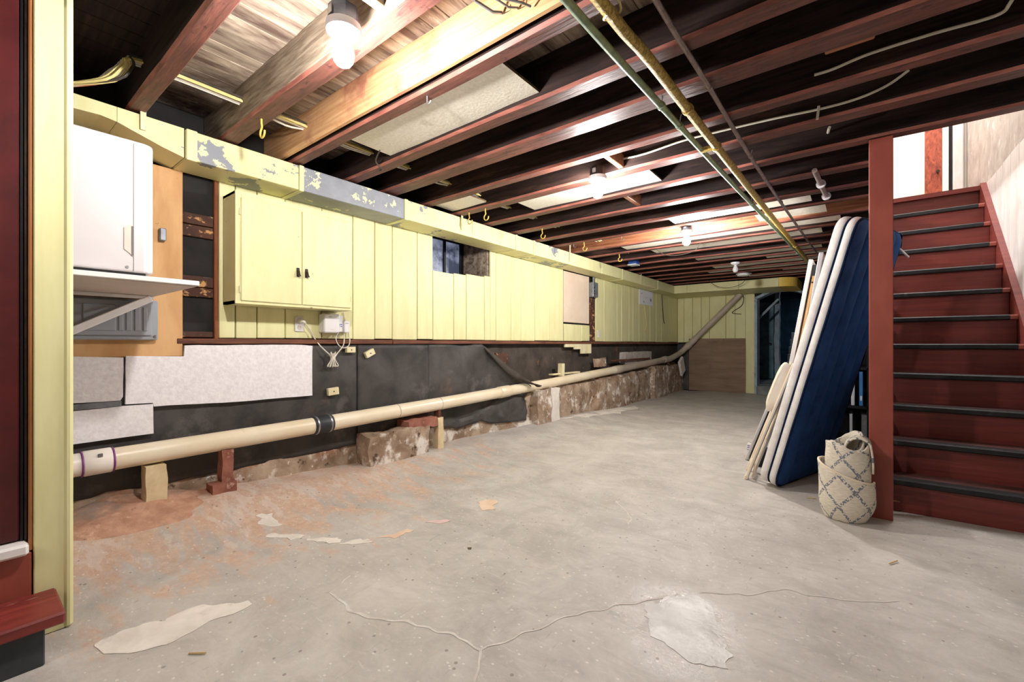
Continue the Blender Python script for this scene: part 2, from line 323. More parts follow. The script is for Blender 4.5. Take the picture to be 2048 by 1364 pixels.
        if solid: md = o.modifiers.new('thickness', 'SOLIDIFY'); md.thickness = solid; md.offset = 0
        for k, v in props.items(): o[k] = v
        return o
def thing(name, loc, label, category, group=None):
    o = bpy.data.objects.new(name, None); COL.objects.link(o); o.location = loc; o.empty_display_size = .05; WL[o.name] = Vector(loc)
    o['label'] = label; o['category'] = category
    if group: o['group'] = group
    return o
def tag(o, label, category, group=None):
    o['label'] = label; o['category'] = category
    if group: o['group'] = group
    return o
def struct(o, label=None):
    o['kind'] = 'structure'
    if label: o['label'] = label
    return o
def dup(o, loc, parent=None, label=None):
    c = o.copy(); COL.objects.link(c); c.parent = parent
    if parent is None: c.location = loc; WL[c.name] = Vector(loc)
    else: c.location = o.location; WL[c.name] = WL[parent.name] + o.location
    if label: c['label'] = label
    for ch in [k for k in bpy.data.objects if k.parent == o]: dup(ch, None, c)
    return c
def arc(c, r, a0, a1, n, plane='xz'):
    out = []
    for i in range(n+1):
        a = math.radians(a0+(a1-a0)*i/n); u, v = r*math.cos(a), r*math.sin(a)
        out.append(Vector(c) + (Vector((u, 0, v)) if plane == 'xz' else Vector((0, u, v)) if plane == 'yz' else Vector((u, v, 0))))
    return out
def nz(x, y, z, s=1): return noise.noise(Vector((x*s, y*s, z*s)))
def smooth_path(pts, k=6):
    pts = [Vector(p) for p in pts]; out = []
    for i in range(len(pts)-1):
        p0, p1, p2, p3 = pts[max(i-1, 0)], pts[i], pts[i+1], pts[min(i+2, len(pts)-1)]
        for j in range(k):
            t = j/k; out.append(.5*((2*p1)+(p2-p0)*t+(2*p0-5*p1+4*p2-p3)*t*t+(3*p1-p0-3*p2+p3)*t**3))
    return out+[pts[-1]]
# ------------------------------------------------------------------ setting
def sst(t): t = max(0, min(1, t)); return t*t*(3-2*t)
def lerp(a, b, t): return a+(b-a)*t
def interp(x, tab):
    for (a, u), (b_, v) in zip(tab, tab[1:]):
        if x <= b_: return lerp(u, v, max(0, (x-a)/(b_-a)))
    return tab[-1][1]
def floor_z(x, y):
    amp = interp(y, [(.2, .13), (.95, .125), (2.0, .055), (5.0, .05), (7.0, 0), (10, -.02)])
    return amp*sst((-2.40-x)/.55) + .005*nz(x, y, 0, 1.7)*sst((x+4)/1) 
g = MB(); g.grid(lambda u, v: (lerp(-3.3, 1.7, u), lerp(-3.0, 10.0, v), floor_z(lerp(-3.3, 1.7, u), lerp(-3.0, 10.0, v))), 60, 150)
floor = struct(g.build('floor', 'concrete', smooth=True), 'worn grey concrete floor with orange clay stains')
def blob(name, pts, mat, h=.0025, jit=.012):
    """flat irregular patch lying on the floor"""
    out = []; n = len(pts)
    for i in range(n):
        a, c = Vector(pts[i]), Vector(pts[(i+1) % n])
        for j in range(5):
            p = a.lerp(c, j/5); out.append((p.x+jit*nz(p.x, p.y, 3, 23), p.y+jit*nz(p.x, p.y, 9, 23)))
    cx_ = sum(p[0] for p in out)/len(out); cy_ = sum(p[1] for p in out)/len(out); m_ = MB(); k = len(out)
    vs = [(cx_, cy_, floor_z(cx_, cy_)+h)] + [(p[0], p[1], floor_z(*p)+h) for p in out] + [(p[0], p[1], floor_z(*p)-.004) for p in out]
    fs = [(0, i+1, (i+1) % k+1) for i in range(k)] + [(i+1, i+1+k, (i+1) % k+1+k, (i+1) % k+1) for i in range(k)]
    m_.add(vs, fs); return m_.build(name, mat, floor)
blob('plaster_patch', [(-1.986, .295), (-1.909, .298), (-1.842, .354), (-1.8, .434), (-1.805, .494), (-1.831, .573), (-1.816, .648), (-1.822, .707), (-1.855, .706), (-1.894, .659), (-1.939, .615), (-1.981, .57), (-1.984, .509), (-1.959, .473), (-2.005, .426), (-2.004, .371), (-2.009, .314)], 'patch_white')
blob('paint_patch', [(-1.877, 2.044), (-1.80, 2.0), (-1.769, 1.97), (-1.711, 1.995), (-1.75, 2.06), (-1.766, 2.131), (-1.824, 2.14), (-1.86, 2.10)], 'patch_peach', .0025, .03)
for pts in ([(-2.40, 1.0), (-2.34, 1.045), (-2.24, 1.10), (-2.27, 1.13), (-2.36, 1.09), (-2.43, 1.04)], [(-2.2, 1.10), (-2.124, 1.143), (-2.04, 1.19), (-2.07, 1.23), (-2.15, 1.18), (-2.21, 1.13)], [(-2.03, 1.21), (-1.98, 1.22), (-1.925, 1.298), (-1.96, 1.31), (-2.02, 1.26)], [(-2.62, 1.05), (-2.55, 1.02), (-2.49, 1.06), (-2.46, 1.11), (-2.55, 1.10), (-2.60, 1.13)]):
    blob('paint_patch', pts, 'patch_white', .002, .035)
blob('paint_patch', [(-1.934, 1.363), (-1.86, 1.40), (-1.864, 1.52), (-1.90, 1.51), (-1.905, 1.43)], 'patch_peach', .002, .03)
blob('paint_patch', [(-1.899, 1.633), (-1.817, 1.671), (-1.803, 1.753), (-1.86, 1.71)], 'patch_pink', .002, .02)
blob('lime_patch', [(-2.93, 4.78), (-2.80, 5.2), (-2.66, 5.9), (-2.62, 6.5), (-2.78, 6.7), (-2.86, 6.2), (-2.93, 5.6)], 'patch_white', .004, .12)
blob('smooth_patch', [(-.636, 1.615), (-.566, 1.505), (-.477, 1.447), (-.381, 1.437), (-.318, 1.473), (-.315, 1.544), (-.36, 1.632), (-.427, 1.779), (-.496, 1.831), (-.576, 1.746)], 'patch_gloss', .0015, .03)
blob('dark_spot', [(-1.5, 1.56), (-1.485, 1.575), (-1.475, 1.56), (-1.487, 1.55)], 'board_edge', .003, .002)
def crack(pts, wdt=.010, mat='crack_fill'):
    pth = smooth_path([(x, y, 0) for x, y in pts], 7); m_ = MB(); vs = []
    for i, p in enumerate(pth):
        t = (pth[min(i+1, len(pth)-1)]-pth[max(i-1, 0)]).normalized(); nrm = Vector((-t.y, t.x, 0))
        c_ = p + nrm*.018*nz(p.x, p.y, 1, 17); ww = wdt*(.45+.8*abs(nz(p.x, p.y, 5, 13)))
        for sg in (-1, 1):
            q = c_+nrm*ww*sg*.75; vs.append((q.x, q.y, floor_z(q.x, q.y)+.0012))
    m_.add(vs, [(2*i, 2*i+1, 2*i+3, 2*i+2) for i in range(len(pth)-1)]); m_.build('floor_crack', mat, floor)
crack([(-1.666, .936), (-1.565, .933), (-1.441, .927), (-1.292, .999), (-1.144, 1.048), (-1.048, 1.061), (-.962, 1.061)], .011)
crack([(-.962, 1.061), (-.913, 1.179), (-.865, 1.294), (-.82, 1.398), (-.71, 1.582), (-.612, 1.714), (-.56, 1.78)], .009)
crack([(-.49, 1.845), (-.324, 1.97), (-.244, 2.068), (-.12, 2.112), (-.003, 2.157), (.136, 2.265)], .006)
crack([(-.962, 1.061), (-.93, 1.02), (-.889, .964), (-.87, .9)], .009)
crack([(-1.2, 2.6), (-1.05, 2.45), (-.98, 2.3)], .006)
crack([(-1.666, .936), (-1.70, 1.02), (-1.72, 1.06)], .006)
for (x, y, a) in ((-1.69, .47, .5), (.12, 2.62, .9), (-.25, 3.42, .2)):
    s_ = MB(); s_.tube([(x, y, .004), (x+.05*math.cos(a), y+.07*math.sin(a), .006)], .003, 5); tag(s_.build('wood_sliver', 'straw'), {.5: 'thin tan wood sliver on the concrete near the red step', .9: 'pale sliver on the floor before the red stairs', .2: 'small pale sliver on the floor beside the navy mattress'}[a], 'debris')

# foundation, the rough lower wall
W = -3.12
def ledge_top(y): return interp(y, [(.1, .2), (2.0, .2), (3.2, .22), (3.7, .40), (5.0, .44), (7, .50), (10, .52)])
def ledge_out(y): return interp(y, [(.1, .05), (2.0, .06), (3.2, .06), (4.0, .12), (5.2, .16), (7, .19), (10, .17)])
def found(u, v):
    y = lerp(.1, 9.99, u); z = lerp(-.05, 1.03, v); zt = ledge_top(y)+.05*nz(y, 0, 2, 2.2)
    p = ledge_out(y)*(1-sst((z-zt)/.05))
    rough_ = .03*nz(y, z, 0, 5)+.016*nz(y, z, 4, 14)
    return (W-.045+p+rough_*(1 if z < zt+.05 else .35), y, z)
g = MB(); g.grid(found, 260, 30)
for i, f in enumerate(g.f):
    c = sum((g.v[k] for k in f), Vector())/4
    g.mi[i] = 0 if c.z < ledge_top(c.y)+.06+.05*nz(c.y, 0, 2, 2.2) else 1
foundation = struct(g.build('wall_foundation', ['stone', 'tar_stain'], smooth=True), 'rough stained concrete foundation under the yellow panelling')
import bmesh
def rbox(x0, x1, y0, y1, z0, z1, amp=.015, res=.05, f=9, top=None, mb=None):
    mb = mb or MB()
    def d(p):
        q = Vector(p); a = amp
        q += Vector((nz(p[0], p[1], p[2], f), nz(p[0]+7, p[1], p[2], f), nz(p[0], p[1]+5, p[2], f)))*a
        q += Vector((nz(p[0], p[1], p[2], f*3), 0, nz(p[0], p[1]+5, p[2], f*3)))*a*.4
        if top: q.z += top(p)*((p[2]-z0)/(z1-z0))
        return q
    nx, ny, nz_ = (max(1, round((b_-a)/res)) for a, b_ in ((x0, x1), (y0, y1), (z0, z1)))
    for x in (x0, x1): mb.grid(lambda u, v: d((x, lerp(y0, y1, u), lerp(z0, z1, v))), ny, nz_)
    for y in (y0, y1): mb.grid(lambda u, v: d((lerp(x0, x1, u), y, lerp(z0, z1, v))), nx, nz_)
    for z in (z0, z1): mb.grid(lambda u, v: d((lerp(x0, x1, u), lerp(y0, y1, v), z)), nx, ny)
    return mb
def weld(o):
    bm = bmesh.new(); bm.from_mesh(o.data); bmesh.ops.remove_doubles(bm, verts=bm.verts, dist=.0005); bmesh.ops.recalc_face_normals(bm, faces=bm.faces); bm.to_mesh(o.data); bm.free()
    o.data.polygons.foreach_set('use_smooth', [True]*len(o.data.polygons)); o.data.set_sharp_from_angle(angle=math.radians(50)); return o
for (a, c, zt, xo, mt) in ((4.24, 4.52, .45, -2.93, 'stone'), (5.75, 6.86, .47, -2.92, 'stone'), (7.95, 8.65, .58, -2.90, 'stone'), (4.53, 4.72, .46, -2.93, 'patch_white')):
    weld(rbox(-3.16, xo, a, c, -.03, zt, .025, .07, 6).build('pier', mt, foundation))
weld(rbox(-3.16, -3.05, 7.0, 8.2, .66, .86, .015, .1, 6).build('patch_block', 'plaster', foundation))
# upper wall: sheathing, studs, boards
g = MB()
for (a, c, z0, z1) in ((.1, 2.75, 1.0, 2.4), (3.62, 9.98, 1.0, 2.4), (2.75, 3.62, 1.0, 1.64), (2.75, 3.62, 2.2, 2.4)): g.box(-3.25, -3.148, a, c, z0, z1)
wall_left = struct(g.build('wall_left', 'stud_dark'), 'dark sheathed left wall carrying yellow panelling')
pk = [1.022, 1.117, 1.245, 1.428, 1.694, 1.95, 2.15, 2.324, 2.596, 2.781]
pk2 = [3.60, 3.697, 3.964, 4.156, 4.444, 4.78, 5.116]
pk3 = [6.06, 6.334, 6.812, 6.99, 7.303, 7.478, 7.753, 8.019, 8.299, 8.622, 8.936, 9.362, 9.95]
def plank(a, c, z0, z1, par=None, mat='yellow', x=W, th=.022, dz=0):
    m_ = MB(); m_.box(x-th, x+R(-.0015, .0015), a+.003, c-.003, z0+R(0, .008), z1, c=.004); return m_.build('panel_board', mat, par or wall_left)
for lst in (pk, pk2, pk3):
    for a, c in zip(lst, lst[1:]): plank(a, c, 1.036, 2.17)
for a, c, z in ((2.781, 3.054, 1.69), (3.054, 3.231, 1.70), (3.231, 3.506, 1.715), (3.506, 3.60, 1.73)): plank(a, c, 1.036, z)
for a, c in ((5.13, 5.37), (5.37, 5.62), (5.62, 5.86)): plank(a, c, 1.036, 1.275)
o = MB().box(-3.147, -3.128, 5.14, 5.86, 1.30, 2.0, c=.004).build('window_cover', 'cream_board', wall_left); o['label'] = 'pinkish cream board screwed over a blocked window'
for a, c, z in ((5.12, 5.36, .955), (5.37, 5.55, .925), (5.56, 5.86, .86)):
    MB().box(-3.118, -3.09, a, c, z, 1.03, c=.004).build('board_end', 'yellow_wood', wall_left)
MB().box(-3.148, -3.115, .998, 1.021, 1.03, 2.17, c=.004).build('stud', 'wood_stud', wall_left)
MB().box(-3.148, -3.118, 5.88, 5.95, 1.03, 1.75, c=.004).build('stud', 'wood_flaky', wall_left)
MB().box(-3.148, -3.13, 5.99, 6.05, 1.03, 2.1, c=.004).build('stud', 'wood_flaky', wall_left)
for z0, z1 in ((1.72, 1.785), (1.645, 1.715), (1.345, 1.41), (1.285, 1.34), (1.04, 1.075)):
    MB().box(-3.147, -3.128, .832, .997, z0, z1, c=.003).build('furring_strip', 'wood_flaky', wall_left)
trim = MB()
for a, c in ((.80, 2.3), (2.305, 4.6), (4.605, 7.1), (7.105, 9.95)): trim.box(-3.15, -3.085, a, c, 1.0, 1.033, c=.004)
struct(trim.build('trim_1', 'wood_old'), 'dark brown wooden sill along the foot of the yellow panelling')
# basement window in its recess
win = MB().box(-3.60, -3.54, 2.74, 3.62, 1.62, 2.2); 
win = struct(win.build('window_1', 'black'), 'small dim two-pane window in a deep recess of the yellow wall')
MB().box(-3.55, -3.15, 2.745, 2.775, 1.64, 2.2).build('reveal', 'joist_light', win)
for i in range(4): MB().box(-3.54+i*.098, -3.54+(i+1)*.098-.003, 3.585, 3.62, 1.66, 2.2, c=.002).build('reveal_board', 'subfloor', win)
MB().box(-3.55, -3.15, 2.77, 3.59, 1.63, 1.66).build('sill', 'wood_old', win)
MB().box(-3.55, -3.15, 2.77, 3.59, 2.16, 2.2).build('head', 'joist_wood', win)
for a, c in ((2.82, 3.285), (3.315, 3.535)): MB().box(-3.538, -3.53, a, c, 1.70, 2.12).build('pane', 'pane_glow', win)
for a, c in ((2.775, 2.82), (3.285, 3.315), (3.535, 3.585)): MB().box(-3.54, -3.505, a, c, 1.66, 2.16, c=.004).build('frame_bar', 'black', win)
for z in (1.66, 2.12): MB().box(-3.54, -3.507, 2.82, 3.535, z, z+.04, c=.004).build('frame_bar', 'black', win)
# back wall with arched opening
YB = 9.96
g = MB(); g.box(-3.25, -1.60, YB+.02, YB+.25, -.05, 2.5); g.box(-.62, 1.2, YB+.02, YB+.25, -.05, 2.5)
AX0, AX1, AZ, AH = -1.60, -.62, 1.92, .17
for i in range(14):
    x0, x1 = lerp(AX0, AX1, i/14), lerp(AX0, AX1, (i+1)/14)
    za = AZ+AH*math.sin(math.pi*(i/14)); zb = AZ+AH*math.sin(math.pi*((i+1)/14))
    g.prism([(x0, za), (x1, zb), (x1, 2.5), (x0, 2.5)], 'y', YB+.02, YB+.25)
wall_back = struct(g.build('wall_back', 'stud_dark'), 'end wall with yellow boards and an arched opening')
bx = [-3.12, -2.98, -2.80, -2.62, -2.45, -2.13, -1.955, -1.765]
for a, c in zip(bx, bx[1:]): MB().box(a+.003, c-.003, YB-.005, YB+.018, 1.03+R(0, .01), 2.2, c=.004).build('panel_board', 'yellow', wall_back)
MB().box(-1.765, -1.60, YB-.006, YB+.018, .0, 2.2, c=.004).build('panel_board', 'yellow', wall_back)
MB().box(-3.12, -1.8, YB-.002, YB+.016, .0, 1.0).build('tar_backing', 'tar', wall_back)
arch = MB(); path = [(-1.575, .0), (-1.575, .6), (-1.575, 1.2), (-1.575, 1.92)] + [(lerp(-1.575, -.645, i/12), 1.915+.155*math.sin(math.pi*i/12)) for i in range(1, 12)] + [(-.645, 1.92), (-.645, 0)]
for (a, c) in zip(path, path[1:]):
    d = Vector((c[0]-a[0], 0, c[1]-a[1])); L = d.length; ang = math.atan2(d.x, d.z)
    arch.obox(((a[0]+c[0])/2, YB+.12, (a[1]+c[1])/2), (.05, .30, L+.02), rotm(0, ang, 0), c=.006)
arch.build('arch_trim', 'blue_trim', wall_back)
# the room beyond the arch
br = MB(); br.box(-2.6, -2.5, YB+.25, 15.5, 0, 2.5); br.box(.2, .3, YB+.25, 15.5, 0, 2.5); br.box(-2.6, .3, 15.5, 15.6, 0, 2.6); br.box(-2.6, .3, YB+.25, 15.6, 2.5, 2.6)
struct(br.build('wall_beyond', 'dim_blue_cast'), 'room beyond the arch, its dim bluish light put into the wall colour')
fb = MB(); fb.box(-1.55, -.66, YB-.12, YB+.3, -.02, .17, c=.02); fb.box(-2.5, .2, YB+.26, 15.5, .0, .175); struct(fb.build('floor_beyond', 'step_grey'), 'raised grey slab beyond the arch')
br2 = MB(); br2.box(-2.5, -1.42, 12.0, 12.12, .17, 2.5); struct(br2.build('wall_partition_beyond', 'dim_blue_cast'), 'dark partition beyond the arch')
rb = weld(rbox(-1.50, -1.40, 11.93, 12.1, .17, 2.45, .02, .1, 5).build('corner_post', 'blue_trim', br2 and bpy.data.objects['wall_partition_beyond']))
d2 = struct(MB().box(-2.2, -1.52, 11.95, 11.99, .18, 2.0, c=.006).build('door_2', 'blue_paint'), 'peeling blue painted door beyond the arch')
for z0, z1 in ((.3, .8), (.92, 1.3), (1.4, 1.85)): MB().box(-2.05, -1.62, 11.938, 11.951, z0, z1, c=.005).build('door_panel', 'blue_paint', d2)
MB().lathe([(.012, 0), (.012, .03), (.028, .035), (.03, .055), (.015, .07)], (-1.58, 11.95, 1.0), (0, -1, 0), 12).build('door_knob', 'bronze', d2)
st = thing('stone_steps', (-1.0, 13.2, .175), 'dim stone steps climbing in the room beyond the arch', 'steps')
for i in range(6): MB().box(-1.38, -.3, 12.7+i*.27, 14.6, .175+.19*i, .175+.19*(i+1), c=.015).build('step', 'step_grey', st)
br = MB().obox((-1.48, 10.7, 1.72), (.045, .05, .62), rotm(0, .75, 0), c=.004); tag(br.build('brace', 'blue_trim'), 'slanted pale brace under the head of the arch', 'brace')

# ceiling: boards above, joists below
g = MB()
for (x0, x1, y0, y1) in ((-3.3, .12, -3, 10.2), (.12, 1.7, -3, 3.35), (.12, .95, 6.72, 10.2)): g.box(x0, x1, y0, y1, 2.408, 2.46)
ceiling = struct(g.build('ceiling', 'subfloor'), 'old board subfloor seen between the ceiling joists')
x = -3.14
while x < 1.5:
    wd = R(.085, .125); x1 = min(x+wd, 1.55)
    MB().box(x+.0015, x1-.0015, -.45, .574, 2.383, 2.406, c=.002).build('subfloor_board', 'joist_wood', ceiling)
    MB().box(x+.0015, x1-.0015, .576, 9.9 if x1 < .12 else 3.3, 2.383+R(0, .003), 2.406, c=.002).build('subfloor_board', 'subfloor', ceiling); x = x1
JO = [(-.33, .085, 'joist_wood'), (.10, .08, 'joist_wood'), (.54, .075, 'joist_wood'), (.95, .095, 'joist_grey'), (1.297, .034, 'joist_new'), (1.352, .078, 'joist_wood'), (1.748, .09, 'joist_wood'),
      (2.06, .13, 'joist_wood'), (2.47, .08, 'joist_wood'), (2.822, .10, 'joist_wood'), (3.25, .09, 'joist_wood'), (3.68, .10, 'joist_wood'), (4.11, .085, 'joist_wood'), (4.49, .06, 'joist_wood'), (4.94, .07, 'joist_light'),
      (5.345, .075, 'joist_wood'), (5.82, .07, 'joist_wood'), (6.24, .08, 'joist_wood'), (6.69, .07, 'joist_wood'), (7.10, .07, 'joist_wood'), (7.57, .07, 'joist_wood'), (7.99, .07, 'joist_wood'), (8.41, .07, 'joist_wood'), (8.83, .07, 'joist_wood'), (9.25, .07, 'joist_wood')]
ZJ = 2.18
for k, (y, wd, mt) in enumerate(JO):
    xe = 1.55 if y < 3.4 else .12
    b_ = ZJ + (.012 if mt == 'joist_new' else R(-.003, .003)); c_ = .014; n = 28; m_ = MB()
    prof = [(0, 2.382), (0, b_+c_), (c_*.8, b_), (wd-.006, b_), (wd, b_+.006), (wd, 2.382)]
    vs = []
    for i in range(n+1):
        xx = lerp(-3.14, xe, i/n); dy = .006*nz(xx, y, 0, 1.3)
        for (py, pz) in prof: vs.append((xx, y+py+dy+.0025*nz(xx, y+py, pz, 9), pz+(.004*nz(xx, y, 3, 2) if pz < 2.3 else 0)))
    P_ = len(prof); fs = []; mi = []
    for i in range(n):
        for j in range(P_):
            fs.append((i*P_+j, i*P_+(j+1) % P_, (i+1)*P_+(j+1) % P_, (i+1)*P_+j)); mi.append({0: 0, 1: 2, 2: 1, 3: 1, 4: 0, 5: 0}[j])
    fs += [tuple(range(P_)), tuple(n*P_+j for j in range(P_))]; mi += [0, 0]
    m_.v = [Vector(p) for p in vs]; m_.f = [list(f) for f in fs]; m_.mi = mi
    red = ['joist_new', 'joist_new'] if mt == 'joist_new' else ['joist_red', 'joist_edge_highlight']
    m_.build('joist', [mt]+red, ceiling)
MB().box(.12, .17, 3.35, 5.62, ZJ, 2.382, c=.005).build('trimmer', 'joist_wood', ceiling)
for (x0, x1, y0, y1, z) in ((-2.53, -1.285, 1.432, 1.746, 2.30), (-3.1, -2.66, 2.552, 2.82, 2.30), (-2.44, -1.21, 2.924, 3.248, 2.30), (-1.53, -.31, 4.197, 4.488, 2.30), (-.80, -.22, 4.552, 4.938, 2.29), (-2.47, -.12, 5.012, 5.343, 2.30),
                            (-2.24, -.30, 5.422, 5.818, 2.30), (-1.93, -.35, 6.322, 6.688, 2.30), (-1.05, -.2, 6.762, 7.098, 2.30), (-1.9, -.3, 7.172, 7.568, 2.30), (-2.1, -.6, 7.642, 7.988, 2.30), (-1.0, -.2, 8.062, 8.408, 2.3), (-1.6, -.3, 8.482, 8.828, 2.3)):
    x0 *= .935; x1 *= .935; z = 2.213
    m_ = MB(); m_.grid(lambda u, v: (lerp(x0, x1, u), lerp(y0, y1, v), z+.006*nz(lerp(x0, x1, u), y0, 0, 2.5)), 12, 2); nn = len(m_.v)
    m_.grid(lambda u, v: (lerp(x0, x1, u), lerp(y0, y1, v), z+.014+.006*nz(lerp(x0, x1, u), y0, 0, 2.5)), 12, 2)
    for xx in (0, 12): m_.f += [[xx*3+j, xx*3+j+1, nn+xx*3+j+1, nn+xx*3+j] for j in (0, 1)]; m_.mi += [1, 1]
    m_.build('fiberboard_panel', ['fiberboard', 'board_edge'], ceiling)
# short wooden blocks between joists
for (x0, y0, y1) in ((-1.36, .62, .95), (-1.28, 2.57, 2.82), (-1.5, 3.37, 3.68)): MB().box(x0, x0+.04, y0, y1, 2.2, 2.29, c=.004).build('blocking', 'joist_grey' if y0 < 1 else 'joist_light', ceiling)
MB().box(-.1, .06, 2.2, 2.24, 2.20, 2.27, c=.004).build('blocking', 'joist_light', ceiling)

# partition on the left with the red door
g = MB(); g.box(-3.25, -2.25, .10, .19, -.03, 2.4); g.box(-2.33, -2.23, -3, -.78, -.03, 2.4); g.box(-2.36, -2.30, .135, .19, -.03, 2.4); g.box(-2.33, -2.24, -.8, .14, -.03, .30)
struct(g.build('wall_partition', 'room_grey'), 'partition wall holding the dark red door')
m_ = MB(); m_.box(-2.26, -2.193, .170, .246, .0, 2.375, c=.003); m_.box(-2.255, -2.186, .240, .266, .0, 2.375, c=.009)
struct(m_.build('trim_2', 'yellow'), 'tall yellow painted door casing at the left edge')
struct(MB().box(-2.30, -2.199, .1585, .1698, .30, 2.375, c=.003).build('trim_3', 'wood_jamb'), 'varnished wooden jamb beside the yellow casing')
d1 = struct(MB().box(-2.26, -2.214, -.78, .1395, .34, 2.375, c=.004).build('door_1', 'red_door'), 'dark red door at the left edge')
MB().box(-2.26, -2.212, .1408, .1500, .336, 2.375, c=.003).build('weatherstrip', 'black', d1)
MB().box(-2.27, -2.206, .1502, .1583, .336, 2.375, c=.003).build('stop', 'bronze', d1)
struct(MB().box(-2.30, -2.165, -.8, .158, .296, .335, c=.008).build('trim_4', 'white_shelf'), 'white painted sill under the red door')
struct(MB().box(-2.235, -2.195, -.8, .166, 0, .296, c=.003).build('trim_5', 'red'), 'red painted riser below the door sill')
s_ = thing('step', (-2.08, -.1, 0), 'worn red wooden step with a dark grey base before the red door', 'step')
MB().box(-2.192, -1.965, -.9, .222, .118, .155, c=.006).build('tread', 'red_worn', s_)
MB().box(-2.192, -1.985, -.88, .178, 0, .118, c=.004).build('base', 'charcoal', s_)

# right side: near wall, stair wall, hall above
g = MB(); g.box(1.62, 1.7, -3, 3.45, -.02, 2.4); g.box(.92, 1.7, 3.40, 3.50, -.02, 5.0); struct(g.build('wall_near', 'room_grey'), 'wall to the right of the camera')
struct(MB().box(-3.3, 1.7, -3.1, -3.0, -.02, 2.4).build('wall_behind', 'room_grey'), 'wall behind the camera')
struct(MB().box(-3.25, -3.15, -3.0, .1, -.02, 2.4).build('wall_side', 'room_grey'), 'wall of the room behind the red door')
wr = MB(); wr.box(.925, 1.05, 3.4, 6.8, -.02, 5.0); wall_right = struct(wr.build('wall_right', 'plaster'), 'stair wall of white boards below grey plaster')
y = 3.42
while y < 6.6:
    y1 = y+R(.16, .24); MB().box(.904, .924, y+.004, y1-.004, 0, 2.41+R(-.006, .006), c=.003).build('panel_board', 'plank_white', wall_right); y = y1
g = MB(); g.box(.93, 1.05, 6.6, 6.7, 2.4, 5.0); g.box(-.7, .93, 6.62, 6.72, 2.4, 5.0); g.box(-.72, -.62, 3.3, 6.7, 2.46, 5.0); g.box(-.72, 1.05, 3.30, 3.36, 2.46, 5.0); g.box(-.7, 1.1, 3.3, 6.8, 4.95, 5.05)
wu = struct(g.build('wall_hall', 'wall_white'), 'bright white hall wall at the top of the stairs')
struct(MB().box(-.62, .9, 5.6, 6.62, 2.36, 2.40).build('floor_hall', 'red_dark'), 'hall floor at the head of the stairs')
d3 = struct(MB().box(.60, .735, 6.585, 6.62, 2.4, 4.5, c=.004).build('door_3', 'wood_rust'), 'varnished red-brown door edge in the hall above the stairs')
MB().lathe([(.008, 0), (.008, .03), (.016, .032), (.016, .045)], (.70, 6.585, 2.86), (0, -1, 0), 10).build('bolt', 'bronze', d3)
struct(MB().box(.737, .785, 6.57, 6.62, 2.4, 4.5, c=.004).build('trim_6', 'wall_white'), 'narrow white casing strip in the hall')
struct(MB().box(.787, .815, 6.60, 6.62, 2.4, 4.5).build('gap_shade', 'black'), 'black strip painted as the shaded gap beside the hall casing')  # black strip drawn in for the shade of the gap
struct(MB().box(.817, .90, 6.56, 6.62, 2.4, 4.5, c=.01).build('trim_8', 'plank_white'), 'pale grey casing in the hall above the stairs')
# ------------------------------------------------------------------ staircase and post
ST = thing('staircase', (.5, 4.5, 0), 'steep dark red staircase with black rubber nosings beside the white wall', 'staircase')
RISE, Y0, RUN = .2, 3.47, .195
for i in range(12):
    y = Y0+RUN*i; z = RISE*(i+1)
    MB().box(.14, .865, y+.02, y+.04, RISE*i+(.0 if i == 0 else -.02), z-.03, c=.002).build('riser', 'red_dark', ST)
    if i == 11:
        MB().box(.14, .865, y-.01, y+.10, z-.03, z, c=.006).build('landing_edge', 'red_dark', ST); continue
    t_ = MB().box(.14, .865, y-.004, y+RUN+.02, z-.03, z-.002, c=.004).build('tread', 'tread_top', ST)
    MB().prism([(y+.055, z+.001), (y-.012, z+.001), (y-.020, z-.006), (y-.020, z-.03), (y-.012, z-.036), (y+.004, z-.036), (y+.004, z-.001)], 'x', .175, .825).build('nosing', 'nosing', t_)
    MB().prism([(y+.05, z), (y-.010, z), (y-.016, z-.008), (y-.016, z-.03), (y-.004, z-.034)], 'x', .827, .864).build('nosing_end', 'red', t_)
for x0, x1, nm in ((.866, .903, 'red_dark'), (.105, .139, 'red_dark')):
    MB().prism([(Y0-.02, 0), (Y0+.25, 0), (Y0+RUN*12+.1, 2.12), (Y0+RUN*12+.1, 2.42), (Y0+RUN*11-.02, 2.42), (Y0-.02, .22)], 'x', x0, x1).build('stringer', nm, ST)
tag(MB().box(.062, .168, 3.265, 3.375, floor_z(.1, 3.3)-.004, ZJ-.002, c=.003).build('post', 'red'), 'red painted square wooden post at the foot of the stairs', 'post')

# ------------------------------------------------------------------ ducts
D = thing('air_duct', (-2.98, 2, 2.0), 'yellow painted sheet metal duct running the length of the left wall, paint peeling to grey', 'duct')
XF, XB_, ZB, ZT = -2.865, -3.118, 2.01, 2.168
def dsec(y, zb=ZB, xf=XF, zt=ZT): return [(XB_, y, zb), (xf, y, zb), (xf, y, zt), (XB_, y, zt)]
def loft(secs):
    m_ = MB(); n = len(secs[0]); m_.v = [Vector(p) for s in secs for p in s]
    for i in range(len(secs)-1):
        for k in range(n): m_.f.append([i*n+k, i*n+(k+1) % n, (i+1)*n+(k+1) % n, (i+1)*n+k]); m_.mi.append(0)
    m_.f += [list(range(n)), [(len(secs)-1)*n+k for k in range(n)]]; m_.mi += [0, 0]; return m_
loft([dsec(.2, 2.10), dsec(.34, 2.098), dsec(.44, 2.104), dsec(.50, 2.095)]).build('duct_section', 'yellow', D)
loft([dsec(.502, 2.095), dsec(.56, 2.075), dsec(.68, 2.035), dsec(.775, ZB)]).build('duct_section', 'yellow_peel', D)
ys = [.78, 1.40, 2.25, 3.05, 3.72, 4.05, 4.95, 5.75, 6.45, 7.2, 8.0, 8.93]
